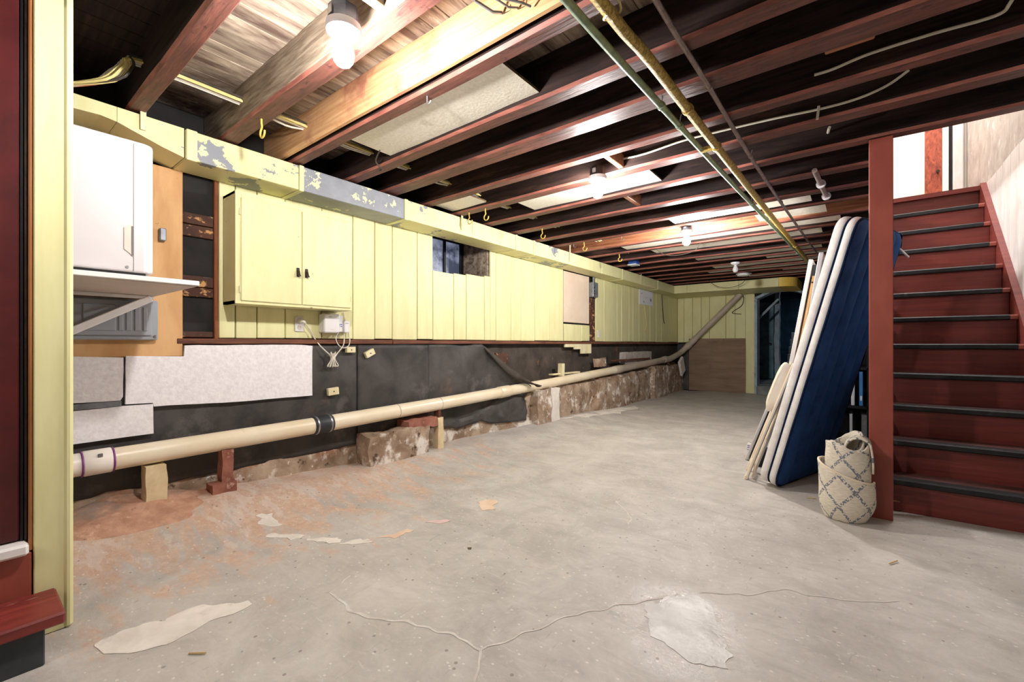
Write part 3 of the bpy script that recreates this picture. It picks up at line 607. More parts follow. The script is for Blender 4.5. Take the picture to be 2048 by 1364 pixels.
mats_ = ['yellow_peel', 'yellow_bare', 'yellow_peel', 'yellow', 'yellow', 'yellow_peel', 'yellow', 'yellow', 'yellow', 'yellow', 'yellow']
for (a, c, mt) in zip(ys, ys[1:], mats_): MB().box(XB_, XF, a+.002, c-.002, ZB, ZT, c=.003).build('duct_section', mt, D)
for y, wd in ((.785, .05), (1.40, .03), (2.25, .035), (3.72, .03), (4.05, .03), (6.45, .03), (8.0, .03)): MB().box(XB_-.001, XF+.006, y, y+wd, ZB-.006, ZT+.003, c=.002).build('seam_collar', 'yellow', D)
for y in (.60, 2.90, 4.84, 7.19):
    MB().box(XF+.0065, XF+.0125, y-.012, y+.012, ZB+.04 if y > 1 else 2.09, 2.30, c=.001).build('hanger_strap', 'yellow_wood', D)
D2 = thing('air_duct', (-1.8, 9.4, 2.0), 'yellow duct crossing the end wall above the arch with a rounded orange-yellow end', 'duct')
for a, c in ((XB_, -2.62), (-2.62, -1.7), (-1.7, -1.06)): MB().box(a+.002, c-.002, 8.95, 9.93, ZB, ZT, c=.003).build('duct_section', 'yellow', D2)
pl = [(-1.06, 8.95)] + [(-1.06+.26*math.sin(math.radians(a)), 9.21-.26*math.cos(math.radians(a))) for a in range(10, 91, 10)] + [(-.80, 9.93), (-1.06, 9.93)]
MB().prism(pl, 'z', ZB-.001, ZT+.001).build('duct_end', 'yellow_orange', D2)

# ------------------------------------------------------------------ wall cabinet
C_ = thing('wall_cabinet', (-3.02, 1.43, 1.245), 'yellow two-door wall cabinet with dark pulls under the duct', 'cabinet')
cy0, cy1, cz0, cz1, cxf = 1.046, 1.82, 1.245, 1.925, -2.935
b_ = MB(); b_.box(W, cxf, cy0, cy0+.02, cz0, cz1, c=.002); b_.box(W, cxf, cy1-.02, cy1, cz0, cz1, c=.002); b_.box(W, cxf, cy0, cy1, cz0, cz0+.02, c=.002); b_.box(W, cxf, cy0, cy1, cz1-.02, cz1, c=.002); b_.box(W, W+.01, cy0, cy1, cz0, cz1)
b_.build('body', 'yellow', C_)
f_ = MB(); f_.box(cxf-.001, cxf+.012, cy0-.001, cy0+.032, cz0-.001, cz1+.001, c=.002); f_.box(cxf-.001, cxf+.012, cy1-.022, cy1+.001, cz0-.001, cz1+.001, c=.002); f_.box(cxf-.001, cxf+.012, cy0+.03, cy1-.02, cz0-.001, cz0+.022, c=.002); f_.box(cxf-.001, cxf+.012, cy0+.03, cy1-.02, cz1-.042, cz1+.001, c=.002)
f_.build('face_frame', 'yellow', C_)
for (a, c, hy) in ((1.074, 1.442, 1.415), (1.446, 1.802, 1.472)):
    dr = MB().box(cxf+.006, cxf+.022, a, c, 1.262, 1.888, c=.004).build('door', 'yellow', C_)
    h_ = MB(); h_.box(cxf+.022, cxf+.027, hy-.010, hy+.010, 1.445, 1.505, c=.002); h_.prism([(cxf+.027, 1.478), (cxf+.038, 1.452), (cxf+.05, 1.446), (cxf+.05, 1.452), (cxf+.04, 1.462), (cxf+.031, 1.488)], 'y', hy-.008, hy+.008)
    h_.build('handle', 'bronze', dr)
    hx = a-.006 if a < 1.2 else c+.004
    for z in (1.33, 1.80): MB().tube([(cxf+.018, hx, z-.02), (cxf+.018, hx, z+.02)], .004, 8).build('hinge', 'yellow_wood', dr)

# ------------------------------------------------------------------ dehumidifier on its shelf, plywood, breaker panel
SH = thing('wall_shelf', (-2.75, .45, 1.26), 'white bracketed wall shelf under the white dehumidifier', 'shelf')
MB().box(-3.13, -2.335, .195, .69, 1.262, 1.284, c=.003).build('shelf_board', 'white_shelf', SH)
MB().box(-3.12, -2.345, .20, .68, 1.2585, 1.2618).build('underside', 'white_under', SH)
for xx in (-2.985, -2.75):
    if xx < -2.9: MB().box(xx-.014, xx+.014, .195, .67, 1.240, 1.258, c=.003).build('bracket_arm', 'white_shelf', SH)
    if xx < -2.9:
        d = Vector((0, .46, .278)); MB().obox((xx, .428, 1.106), (.034, d.length, .036), rotm(math.atan2(.278, .46)), c=.003).build('bracket_brace', 'white_shelf', SH)
DH = thing('dehumidifier', (-2.62, .37, 1.285), 'tall white dehumidifier with side vent standing on the wall shelf', 'appliance')
prof = [(-2.83, .17), (-2.83, .53)] + [(-2.46+.04*math.sin(math.radians(a)), .51+.04*math.cos(math.radians(a))) for a in (0, 30, 60, 90)] + [(-2.42, .17)]
m_ = MB(); m_.prism(prof, 'z', 1.305, 1.868); ob = m_.build('housing', 'appliance_white', DH)
md = ob.modifiers.new('b', 'BEVEL'); md.width = .012; md.segments = 3; md.limit_method = 'ANGLE'
MB().box(-2.82, -2.43, .18, .52, 1.288, 1.306, c=.003).build('base', 'black', DH)
for (xx, yy) in ((-2.46, .50), (-2.8, .50), (-2.46, .2), (-2.8, .2)): MB().lathe([(.016, 0), (.016, .022)], (xx, yy, 1.2842), n=10).build('foot', 'white', DH)
MB().box(-2.4205, -2.4188, .4755, .4772, 1.31, 1.855).build('seam', 'mark_grey', DH)
m_ = MB(); m_.prism([(.445, 1.40), (.462, 1.385), (.474, 1.372), (.474, 1.505), (.456, 1.503), (.445, 1.49)], 'x', -2.423, -2.4165); m_.build('grip', 'white_under', DH)
MB().box(-2.4185, -2.4155, .468, .4755, 1.375, 1.50, c=.001).build('grip_shade', 'mark_grey', DH)  # grey strip painting the shade inside the grip recess
MB().lathe([(.006, 0), (.006, .003)], (-2.42, .455, 1.325), (1, 0, 0), 10).build('screw', 'steel', DH)
MB().box(-2.423, -2.4175, .262, .296, 1.64, 1.855, c=.002).build('vent_plate', 'white', DH)
for k in range(17): MB().box(-2.419, -2.4165, .266, .2765, 1.652+k*.0118, 1.657+k*.0118).build('vent_slot', 'wood_rust', DH)
tag(MB().box(-3.146, -3.088, .30, .829, .93, 2.006, c=.003).build('plywood_board', 'plywood'), 'tan plywood backing board behind the shelf and grey breaker panel', 'board')
BP = thing('breaker_panel', (-3.1, .48, 1.02), 'grey metal breaker panel on plywood below the white shelf', 'breaker panel')
MB().box(-3.111, -3.045, .22, .705, 1.022, 1.24, c=.006).build('cover', 'panel_grey', BP)
dr = MB().box(-3.047, -3.032, .25, .675, 1.045, 1.232, c=.005).build('door', 'panel_grey', BP)
for (a, c) in ((.535, .555), (.565, .59), (.60, .625), (.635, .655)): MB().box(-3.034, -3.027, a, c, 1.07, 1.20, c=.004).build('ridge', 'panel_grey', dr)
MB().box(-3.034, -3.026, .40, .525, 1.068, 1.205, c=.006).build('door_field', 'panel_grey', dr)
MB().lathe([(.007, 0), (.007, .008), (.003, .012)], (-3.045, .690, 1.042), (1, 0, 0), 10).build('screw', 'steel', BP)
MB().tube([(-3.03, .415, 1.085), (-3.018, .415, 1.095), (-3.018, .415, 1.13)], .005, 8).build('latch', 'steel', dr)
bx_ = MB().box(-3.088, -3.055, .715, .745, 1.58, 1.65, c=.004); tag(bx_.build('switch_box', 'galv'), 'small grey switch box on the plywood behind the dehumidifier', 'switch box')

# ------------------------------------------------------------------ foam, tar paper
def slab_poly(name, poly, x0, x1, mat, label, cat, group=None, jag=.004):
    out = []
    for i in range(len(poly)):
        a, c = Vector(poly[i]), Vector(poly[(i+1) % len(poly)]); n = max(1, int((c-a).length/.06))
        for j in range(n): p = a.lerp(c, j/n); out.append((p.x+jag*nz(p.x, p.y, 1, 30), p.y+jag*nz(p.x, p.y, 6, 30)))
    m_ = MB(); m_.prism(out, 'x', x0, x1); return tag(m_.build(name, mat), label, cat, group)
FX = -3.075
slab_poly('foam_board', [(.572, .676), (.69, .672), (.692, .652), (1.1, .635), (1.597, .63), (1.597, .985), (1.52, .995), (.835, .992), (.832, .928), (.574, .935)], -3.10, FX, 'foam', 'long white textured foam board under the sill', 'foam board')
slab_poly('foam_board', [(.30, .705), (.553, .70), (.562, .72), (.564, .928), (.30, .94)], -3.10, FX+.002, 'foam', 'short white foam board below the plywood, at the yellow casing', 'foam board')
slab_poly('foam_board', [(.30, .498), (.69, .503), (.69, .666), (.57, .668), (.30, .662)], -3.10, FX+.001, 'foam', 'lowest white foam board, just above the plastic drain pipe', 'foam board')
tag(MB().box(-3.10, FX+.004, .30, .555, .668, .698, c=.003).build('metal_strip', 'galv'), 'rusty grey strip between two white foam boards', 'strip')
def sheet(y0, y1, z0f, z1f, label, xo=0, amp=.010, nu=40, nv=24, fx=None, name='tar_paper_sheet', mat='tar'):
    m_ = MB()
    def fn(u, v):
        y = lerp(y0, y1, u); z = lerp(z0f(y), z1f(y), v); x = W+.012+xo+amp*(nz(y, z, xo*100, 3.1)+.5*nz(y, z, 7, 8))
        p = Vector((x, y, z)); return fx(p, u, v) if fx else p
    m_.grid(fn, nu, nv); return tag(m_.build(name, mat, smooth=True, solid=.004), label, 'tar paper', 'tar paper sheets on the foundation')
sheet(.22, 1.985, lambda y: .205+.01*nz(y, 0, 0, 6), lambda y: .996, 'widest black tar paper sheet, behind the white foam boards')
sheet(1.978, 2.716, lambda y: .19+.015*nz(y, 0, 0, 6), lambda y: .996, 'black tar paper sheet nailed behind the rubber pipe coupling', .006)
def s3(p, u, v):
    y, z = p.y, p.z; k = sst((y-3.2)/.8)
    top = interp(y, [(2.7, .995), (3.42, .995), (4.12, .52)])
    lip = sst(1-(top-z)/.22)
    p.x += .03*k + .12*k*lip*max(0, (y-3.40)/.7) + .035*sst((y-2.9)/.5)*(nz(y, z, 2, 4)+.35*math.sin(y*11+z*7))
    p.x = max(p.x, found((y-.1)/9.89, (z+.05)/1.08)[0]+.018)
    return p
sheet(2.706, 4.12, lambda y: interp(y, [(2.7, .25), (3.1, .16), (3.4, .20), (3.55, .15), (4.12, .11)]), lambda y: interp(y, [(2.7, .995), (3.42, .995), (4.12, .52)]), 'crumpled black tar paper sheet peeling off the wall with a folded corner', .004, .014, 60, 30, s3)
# the folded-over strip of that sheet
m_ = MB()
def lipf(u, v):
    y = lerp(3.40, 4.16, u); zt = interp(y, [(3.40, 1.0), (4.16, .505)]); out = .03+.24*u
    wd = .012+.13*math.sin(math.pi*min(1, u**1.3)**.9)*(1-.25*u)
    return (W+.022+.19*u**1.2+.055*math.sin(v*2.4)*u**.5+.012*math.sin(u*9), y+.05*v*u, zt+.012-wd*v+.012*math.sin(v*5+u*4)*u)
m_.grid(lipf, 24, 6); tag(m_.build('tar_paper_flap', 'tar_stain', smooth=True, solid=.005), 'curled brownish lip of tar paper drooping over the drain pipe', 'tar paper')
# small wooden cleats on the tar paper
def cleat(y, z, wy, wz, rot, label):
    c_ = thing('wood_cleat', (-3.09, y, z), label, 'cleat', 'small yellow cleats nailed to the tar paper')
    MB().obox((-3.085, y, z), (.03, wy, wz), rotm(rot), c=.003).build('block', 'yellow_wood', c_); MB().lathe([(.004, 0), (.004, .006)], (-3.07, y, z), (1, 0, 0), 8).build('nail', 'bronze', c_)
cleat(1.905, .955, .075, .045, 0, 'yellow wooden cleat just below the looped white cord')
cleat(2.075, .925, .085, .05, .45, 'tilted yellow wooden cleat beside the tar paper seam')
cleat(1.76, .645, .085, .055, .08, 'yellow wooden cleat lowest on the tar paper, above the rubber coupling')

# ------------------------------------------------------------------ outlet, adapters, cords
O_ = thing('wall_outlet', (W, 1.523, 1.10), 'white duplex outlet under the cabinet with a round plug in it', 'outlet')
MB().box(W+.0015, W+.008, 1.491, 1.555, 1.088, 1.195, c=.003).build('plate', 'white', O_)
for z in (1.118, 1.165): MB().lathe([(.017, 0), (.017, .003)], (W+.008, 1.523, z), (1, 0, 0), 14).build('receptacle', 'white_under', O_)
for yy in (1.517, 1.529): MB().box(W+.011, W+.0118, yy-.001, yy+.001, 1.118, 1.127).build('slot', 'black', O_)
CX = W+.03
PC = thing('plugged_cable', (CX, 1.62, .85), 'white power cord with a tied bundle hanging from the outlet', 'cord')
MB().tube([(W+.012, 1.523, 1.165), (CX, 1.527, 1.165), (CX+.008, 1.535, 1.16), (CX+.008, 1.548, 1.150)], [.018, .018, .014, .008], 12).build('plug', 'cable_white', PC)
MB().tube(smooth_path([(CX+.008, 1.55, 1.148), (CX, 1.585, 1.105), (CX-.005, 1.625, 1.04), (CX+.01, 1.66, .985), (CX+.03, 1.715, .925), (CX+.03, 1.745, .895)]), .0042, 8).build('cord', 'cable_white', PC)
MB().tube(smooth_path([(CX+.03, 1.75, .9), (CX+.03, 1.79, .94), (CX+.03, 1.83, .99), (CX+.01, 1.85, 1.05), (CX, 1.852, 1.075)]), .0042, 8).build('cord', 'cable_white', PC)
for k in range(7):
    dy = (k-3)*.007; dx = .008*math.sin(k*2.1)
    MB().tube(smooth_path([(CX+.03+dx, 1.747+dy*1.7, .93+.006*(k % 3)), (CX+.032+dx, 1.747+dy*.6, .892), (CX+.03+dx, 1.747+dy*2.0, .84-.004*(k % 2)), (CX+.02+dx, 1.747+dy*1.4, .838), (CX+.02+dx, 1.747+dy*.5, .89), (CX+.02+dx, 1.747+dy*1.5, .93)]), .004, 6).build('bundle_loop', 'cable_white', PC)
MB().lathe([(.013, 0), (.015, .01), (.013, .02)], (CX+.027, 1.747, .881), n=10).build('tie', 'cream', PC)
AD = thing('router_box', (-3.06, 1.75, 1.09), 'white square router box mounted on the yellow wall below the cabinet', 'router')
MB().box(W+.002, -3.035, 1.665, 1.79, 1.082, 1.222, c=.008).build('case', 'white', AD)
MB().box(-3.0352, -3.0343, 1.70, 1.722, 1.197, 1.201).build('printed_mark', 'mark_grey', AD); MB().box(-3.0352, -3.0343, 1.715, 1.745, 1.103, 1.107).build('printed_mark', 'white_under', AD)
MB().box(W+.002, -3.07, 1.795, 1.835, 1.09, 1.215, c=.005).build('side_port', 'white', AD)
for yy, zz in ((1.808, 1.147), (1.82, 1.147), (1.806, 1.135), (1.82, 1.133)): MB().box(-3.0702, -3.0692, yy-.005, yy+.005, zz-.003, zz+.004).build('printed_mark', 'mark_blue', AD)
A2 = thing('power_adapter', (-3.06, 1.855, 1.09), 'small white power adapter at the right side of the router box', 'adapter')
MB().box(-3.115, -3.055, 1.838, 1.882, 1.087, 1.178, c=.005).build('case', 'white', A2); MB().box(-3.0553, -3.0545, 1.845, 1.87, 1.155, 1.159).build('printed_mark', 'mark_grey', A2)
MB().lathe([(.006, 0), (.004, .014)], (-3.085, 1.853, 1.073), n=8).build('cord_end', 'cable_white', A2)
MB().tube(smooth_path([(CX, 1.808, 1.082), (CX+.005, 1.787, 1.06), (CX+.01, 1.786, 1.02), (CX+.012, 1.81, .985), (CX+.012, 1.845, .97), (CX+.01, 1.885, .985), (CX+.005, 1.90, 1.03), (CX-.01, 1.897, 1.09), (CX-.02, 1.885, 1.15), (CX-.022, 1.872, 1.20), (CX-.022, 1.862, 1.243)]), .0038, 8).build('loop_cord', 'cable_white', AD)

# ------------------------------------------------------------------ drain pipe and its supports
PX = -3.005
DP = thing('drain_pipe', (PX, 4, .4), 'long cream plastic drain pipe along the foundation, turning up at the end wall', 'pipe')
def pz(y): return interp(y, [(0.1, .398), (.36, .406), (1.61, .425), (3.0, .458), (4.6, .513), (6.6, .593), (8.7, .682)])
def run(a, c, mat, r=.057, nm='pipe_length', n=8): MB().tube([(PX, lerp(a, c, i/n), pz(lerp(a, c, i/n))) for i in range(n+1)], r, 20).build(nm, mat, DP, smooth=True)
def band_(a, c, r, mat, nm='coupling'): MB().tube([(PX, a, pz(a)), (PX, a+.006, pz(a+.006)), (PX, c-.006, pz(c-.006)), (PX, c, pz(c))], [r-.004, r, r, r-.004], 20).build(nm, mat, DP, smooth=True)
run(.195, .395, 'pvc_new'); run(.40, 1.60, 'pvc'); run(1.60, 3.65, 'pvc'); run(3.65, 6.55, 'pvc'); run(6.55, 8.75, 'pvc_grey')
band_(.395, .505, .063, 'pvc_new'); band_(.388, .396, .0645, 'purple', 'primer_ring'); band_(.503, .512, .0645, 'purple', 'primer_ring')
MB().box(PX+.05, PX+.06, .445, .462, .44, .455).build('printed_mark', 'mark_grey', DP)
band_(1.56, 1.70, .064, 'rubber', 'rubber_coupling')
for y in (1.575, 1.672): band_(y, y+.014, .0675, 'steel', 'hose_clamp')
band_(3.60, 3.78, .063, 'pvc'); band_(6.45, 6.72, .064, 'pvc_grey'); band_(2.28, 2.285, .0583, 'pvc_grey', 'joint_line'); band_(2.75, 2.755, .0583, 'pvc_grey', 'joint_line')
e0 = Vector((PX, 8.74, pz(8.74))); e1 = Vector((-2.97, 9.62, .80)); e2 = Vector((-2.86, 9.74, .93)); e3 = Vector((-1.82, 9.79, 2.008))
MB().tube(smooth_path([e0, (PX+.005, 9.1, .70), e1, e2], 8), .058, 18).build('elbow', 'pvc_grey', DP, smooth=True)
MB().tube([e2-(e3-e2)*.03, e3], .056, 18).build('riser_pipe', 'pvc_grey', DP, smooth=True)
for t in (0.0, .09): MB().tube([e2+(e3-e2)*t, e2+(e3-e2)*(t+.07)], .068-.004*(t > 0), 18).build('coupling', 'pvc_grey', DP, smooth=True)
MB().tube([(PX, 8.70, pz(8.7)), (PX, 8.85, pz(8.7)+.012)], .066, 18).build('coupling', 'pvc_grey', DP, smooth=True)
def rough_thing(args, mat, name, label, cat, amp=.006, res=.025, f=12, top=None): return tag(weld(rbox(*args, amp, res, f, top).build(name, mat)), label, cat)
fz = floor_z
rough_thing((-3.04, -2.955, .630, .722, fz(-3, .68)-.01, .345), 'block_yellow', 'support_block', 'yellow painted masonry block propping the near end of the drain pipe', 'block')
rough_thing((-3.035, -2.965, .99, 1.052, .175, .365), 'brick', 'brick', 'red brick standing on end under the drain pipe', 'brick')
rough_thing((-3.05, -2.93, .93, 1.062, fz(-3, 1)-.01, .178), 'brick', 'brick', 'broken red brick lying flat under the upright brick', 'brick', .012)
rough_thing((-3.13, -2.93, 1.97, 2.58, fz(-3, 2.2)-.03, .285), 'stone', 'stone_block', 'rough crumbling concrete block on the floor beneath the drain pipe', 'stone', .03, .04, 7)
rough_thing((-3.11, -2.95, 2.36, 2.68, .272, .350), 'brick', 'brick', 'red brick on top of the crumbling concrete block', 'brick', .012)
rough_thing((-3.02, -2.955, 2.695, 2.76, fz(-3, 2.7)-.01, .335), 'block_yellow', 'support_post', 'short cream post beside the red-topped concrete block', 'post', .004)
rough_thing((-3.03, -2.97, 2.715, 2.745, .332, .40), 'wood_old', 'wood_shim', 'small wood shim between cream post and drain pipe', 'shim', .002)
rough_thing((-3.06, -3.0, 4.88, 4.95, .585, .745), 'yellow_wood', 'wood_scrap', 'pale wood scrap stuck upright behind the drain pipe', 'scrap', .008)
rough_thing((-3.08, -2.99, 5.9, 6.15, .66, .78), 'stone', 'plaster_lump', 'pale plaster lump behind the pipe coupling', 'plaster', .02)
tag(MB().box(-3.09, -3.0, 6.5, 8.0, .72, .745, c=.004).build('wood_strip', 'wood_old'), 'long thin grey strip lying along the top of the far drain pipe', 'strip')
tag(MB().box(-3.09, -3.02, 4.7, 5.4, .60, .618, c=.004).build('wood_strip', 'yellow_wood'), 'thin tan strip behind the middle of the drain pipe', 'strip')
rough_thing((-3.16, -3.085, 3.66, 3.86, .78, .90), 'wood_flaky', 'brick', 'dark red brick exposed behind the peeling tar paper', 'brick', .008)
m_ = MB(); m_.grid(lambda u, v: (lerp(-3.12, -2.55, u), lerp(.2, 1.25, v), floor_z(lerp(-3.12, -2.55, u), lerp(.2, 1.25, v)) - .012 + .07*max(0, 1-u*1.25)*math.exp(-((v-.35)/.28)**2) + .02*nz(u, v, 0, 5)*(1-u)), 30, 40)
dp_ = m_.build('dirt_heap', 'dirt', smooth=True); dp_['kind'] = 'stuff'; dp_['label'] = 'orange clay dirt heaped against the near foundation'; dp_['category'] = 'dirt'
tag(MB().box(-2.86, -1.755, YB-.05, YB-.035, floor_z(-2, 9.9), 1.115, c=.003).build('plywood_sheet', 'plywood_brown'), 'brown plywood sheet leaning on the end wall beside the arch', 'board')
tag(MB().obox((-2.89, 9.5, .53), (.05, .24, .34), rotm(.5), c=.006).build('wood_prop', 'patch_white'), 'slanted grey board propped under the pipe elbow', 'board')

# ------------------------------------------------------------------ bits on the far walls
EB = thing('switch_box', (-3.1, 5.93, 1.68), 'old grey metal electrical box on the stud beside the cream cover board', 'switch box')
MB().box(-3.13, -3.06, 5.86, 6.02, 1.70, 1.92, c=.006).build('case', 'galv', EB)
for z in (1.75, 1.79, 1.84): MB().lathe([(.012, 0), (.012, .003)], (-3.06, 5.90, z), (1, 0, 0), 10).build('knockout', 'black', EB)
MB().tube([(-3.1, 5.94, 1.92), (-3.1, 5.94, 2.006)], .016, 10).build('conduit', 'galv', EB)
o = tag(MB().box(-3.115, -3.108, 7.74, 8.42, 1.735, 2.006).build('floral_paper', 'paper'), 'white floral printed sheet covering the far small window', 'paper')
O2 = thing('wall_outlet', (W, 6.15, 1.14), 'small white switch plate on the far yellow boards', 'outlet')
MB().box(W, W+.008, 6.12, 6.19, 1.10, 1.215, c=.003).build('plate', 'white', O2); MB().box(W+.008, W+.014, 6.147, 6.163, 1.14, 1.175, c=.002).build('switch', 'white_under', O2)
tag(MB().tube(smooth_path([(-3.1, 8.9, 2.0), (-3.095, 8.92, 1.8), (-3.1, 9.0, 1.5), (-3.09, 9.03, 1.42)]), .008, 6).build('hanging_cable', 'cable_dark'), 'dark cord hanging on the yellow boards near the far corner', 'cord')
tag(MB().tube(smooth_path([(-3.1, 7.95, 1.73), (-3.1, 8.05, 1.4), (-3.1, 8.0, 1.25)]), .006, 6).build('hanging_cable', 'cable_yellow'), 'thin pale cord hanging below the floral sheet', 'cord')
tag(MB().tube(smooth_path([(-1.80, 9.93, 2.0), (-1.79, 9.93, 1.9), (-1.83, 9.92, 1.78), (-1.97, 9.92, 1.68), (-2.0, 9.92, 1.64), (-1.93, 9.92, 1.62), (-1.83, 9.92, 1.61)]), .007, 6).build('hanging_cable', 'cable_dark'), 'dark wire looping on the end wall left of the arch', 'cord')
# ------------------------------------------------------------------ ceiling services
def pipe_thing(name, label, mat, pts, r, clamps, cmat, smooth=True):
    t_ = thing(name, pts[0], label, 'pipe')
    MB().tube(smooth_path(pts, 4), r, 14).build('tube', mat, t_, smooth=smooth)
    for y in clamps:
        for a, c in zip(pts, pts[1:]):
            if a[1] <= y <= c[1]:
                p = Vector(a).lerp(Vector(c), (y-a[1])/(c[1]-a[1])); d = (Vector(c)-Vector(a)).normalized()
                MB().tube([p-d*.012, p-d*.010, p+d*.010, p+d*.012], [r, r*1.28, r*1.28, r], 14).build('coupling', cmat, t_, smooth=True)
                if name != 'gas_pipe': MB().tube([p+Vector((0, 0, r*.8)), p+Vector((.01, 0, ZJ+.02-p.z))], .003, 6).build('strap', 'steel', t_)
    return t_
pipe_thing('water_pipe', 'green painted pipe hung under the joists beside the gold pipe', 'green_pipe', [(-.762, -.4, 2.145), (-.757, 1.25, 2.143), (-.737, 2.03, 2.143), (-.697, 3.24, 2.143), (-.62, 5.2, 2.143), (-.54, 7.15, 2.145), (-.46, 8.9, 2.147)], .0155, [2.10, 2.35, 4.0, 4.6, 6.5], 'green_pipe')
G_ = pipe_thing('gas_pipe', 'speckled gold pipe running along under the joists', 'gold_pipe', [(-.672, -.4, 2.14), (-.667, 1.32, 2.138), (-.649, 1.73, 2.138), (-.632, 2.70, 2.138), (-.58, 4.9, 2.138), (-.513, 7.15, 2.14), (-.45, 8.9, 2.142)], .0215, [2.2, 2.72, 6.0], 'gold_pipe')
MB().tube([(-.632, 2.72, 2.138), (-.715, 2.72, 2.14)], .016, 12).build('branch', 'gold_pipe', G_, smooth=True)
MB().tube(smooth_path([(-.66, 1.36, 2.112), (-.69, 1.40, 2.13), (-.68, 1.45, 2.16), (-.64, 1.43, 2.165), (-.635, 1.33, 2.19)]), .004, 6).build('wire_tie', 'cable_yellow', G_)
pipe_thing('conduit', 'thin grey conduit under the joists right of the gold pipe', 'grey_pipe', [(-.536, -.4, 2.165), (-.532, 1.46, 2.163), (-.522, 2.11, 2.163), (-.51, 3.26, 2.163), (-.45, 5.2, 2.163), (-.405, 6.4, 2.164), (-.36, 7.6, 2.165)], .0105, [2.12, 3.05, 4.2], 'grey_pipe')
SP = thing('pipe_stub', (-.2, 3.54, 2.14), 'short grey pipe stub with two rings under the joists left of the post', 'pipe')
MB().tube([(-.215, 3.54, 2.155), (-.18, 4.22, 2.155)], .016, 12).build('tube', 'grey_pipe', SP, smooth=True)
for y in (3.86, 4.20): MB().tube([(-.197 if y < 4 else -.18, y, 2.155), (-.196 if y < 4 else -.179, y+.02, 2.155)], .03, 14).build('ring', 'white', SP, smooth=True)
# cables threaded through the joists above the duct
CB = thing('cable_bundle', (-2.58, .9, 2.28), 'bundle of white, yellow and red cables threaded through the joists beside the duct', 'cable')
for k, mt in enumerate(['cable_white', 'cable_white', 'cable_yellow', 'cable_yellow', 'cable_red', 'cable_white', 'cable_yellow', 'cable_dark']):
    ox, oz = .014*((k % 4)-1.5), .015*(k//4)+.004*(k % 3)
    pts = [(-2.72+ox, .28, 2.12), (-2.62+ox*1.6, .385+.01*k, 2.16+oz), (-2.59+ox*1.3, .45+.008*k, 2.24+oz), (-2.585+ox, .53, 2.285+oz)]
    for (y, wd, _) in JO[3:13]: pts += [(-2.58+ox, y+wd/2, 2.285+oz), (-2.58+ox*1.5, y+wd+.15, 2.278+oz*1.3+.005*math.sin(k*3+y*5))]
    MB().tube(smooth_path(pts, 4), .0058, 6).build('cable', mt, CB)
CB2 = thing('cable_bundle', (-2.5, 4.6, 2.28), 'far bundle of pale cables threaded through the joists near the second bulb', 'cable')
for k, mt in enumerate(['cable_white', 'cable_red', 'cable_yellow', 'cable_white']):
    MB().tube(smooth_path([(-2.5+.02*(k-1.5), 4.55+.4*i, 2.27+.01*(k % 2)+.005*math.sin(i+k)) for i in range(9)], 3), .007, 6).build('cable', mt, CB2)
tag(MB().tube(smooth_path([(-1.30, 2.812, 2.262), (-1.1, 2.812, 2.252), (-.85, 2.812, 2.268), (-.6, 2.812, 2.262), (-.35, 2.812, 2.25), (-.15, 2.812, 2.235), (0, 2.812, 2.235), (.12, 2.812, 2.26), (.20, 2.80, 2.30)]), .0065, 8).build('white_cable', 'cable_white'), 'white cable stapled along the joist from the middle lamp to the right', 'cable')
tag(MB().tube(smooth_path([(-.15, 2.46, 2.245), (-.08, 2.46, 2.245), (.05, 2.46, 2.262), (.25, 2.46, 2.262), (.42, 2.46, 2.255), (.455, 2.44, 2.275), (.47, 2.40, 2.32), (.47, 2.38, 2.36)]), .0065, 8).build('white_cable', 'cable_white'), 'white cable on the joist at the upper right, ending in a tape', 'cable')
MBs = MB().obox((-.155, 2.805, 2.215), (.012, .006, .07), rotm(0, .1), c=.001); tag(MBs.build('wood_sliver', 'cable_white'), 'pale wood sliver crossing the white cable on the joist', 'debris')
tag(MB().tube([(-.13, 3.245, 2.27), (-.12, 3.16, 2.265)], .008, 8).build('dowel_peg', 'cable_white'), 'pale peg sticking out of the joist left of the red post', 'peg')
for pts, lb in (([(-2.3, 1.62, 2.19), (-2.4, 1.66, 2.16), (-2.5, 1.78, 2.17), (-2.62, 1.8, 2.2)], 'thin wire sagging between joists above the bare metal duct'), ([(-1.95, 5.38, 2.18), (-1.85, 5.4, 2.10), (-1.7, 5.4, 2.07), (-1.5, 5.4, 2.10), (-1.42, 5.38, 2.18)], 'thin brown wire sagging from the ceiling beyond the lit bulbs'),
                ([(-2.15, 8.6, 2.18), (-2.0, 8.7, 2.06), (-1.8, 8.75, 2.03), (-1.6, 8.7, 2.08), (-1.5, 8.6, 2.18)], 'thin brown wire drooping before the end duct'), ([(-1.15, 1.12, 2.30), (-1.05, 1.15, 2.24), (-.95, 1.24, 2.22), (-.92, 1.285, 2.215)], 'grey wire bent between the joists near the first bulb')):
    tag(MB().tube(smooth_path(pts), .0045, 6).build('hanging_wire', 'steel' if 'grey' in lb else 'cable_dark'), lb, 'wire')
# rust-tipped hangers on the new joist
for k, (x, y, z) in enumerate(((-1.06, 1.292, 2.262), (-.985, 1.292, 2.245))):
    t_ = thing('joist_hanger_rod', (x, y, z), ('bright metal rod fixed to the new orange joist, nearer the bulb', 'thin bent wire hanger on the new orange joist, farther from the bulb')[k], 'rod')
    MB().tube([(x, y, z), (x-.02, y-.03, z-.006), (x-.05, y-.10, z+.01)], .006-.002*k, 8).build('rod', 'steel', t_); MB().tube([(x, y, z-.005), (x+.022, y-.01, z-.012), (x+.024, y-.01, z+.008)], .0018, 6).build('wire_end', 'bronze', t_)
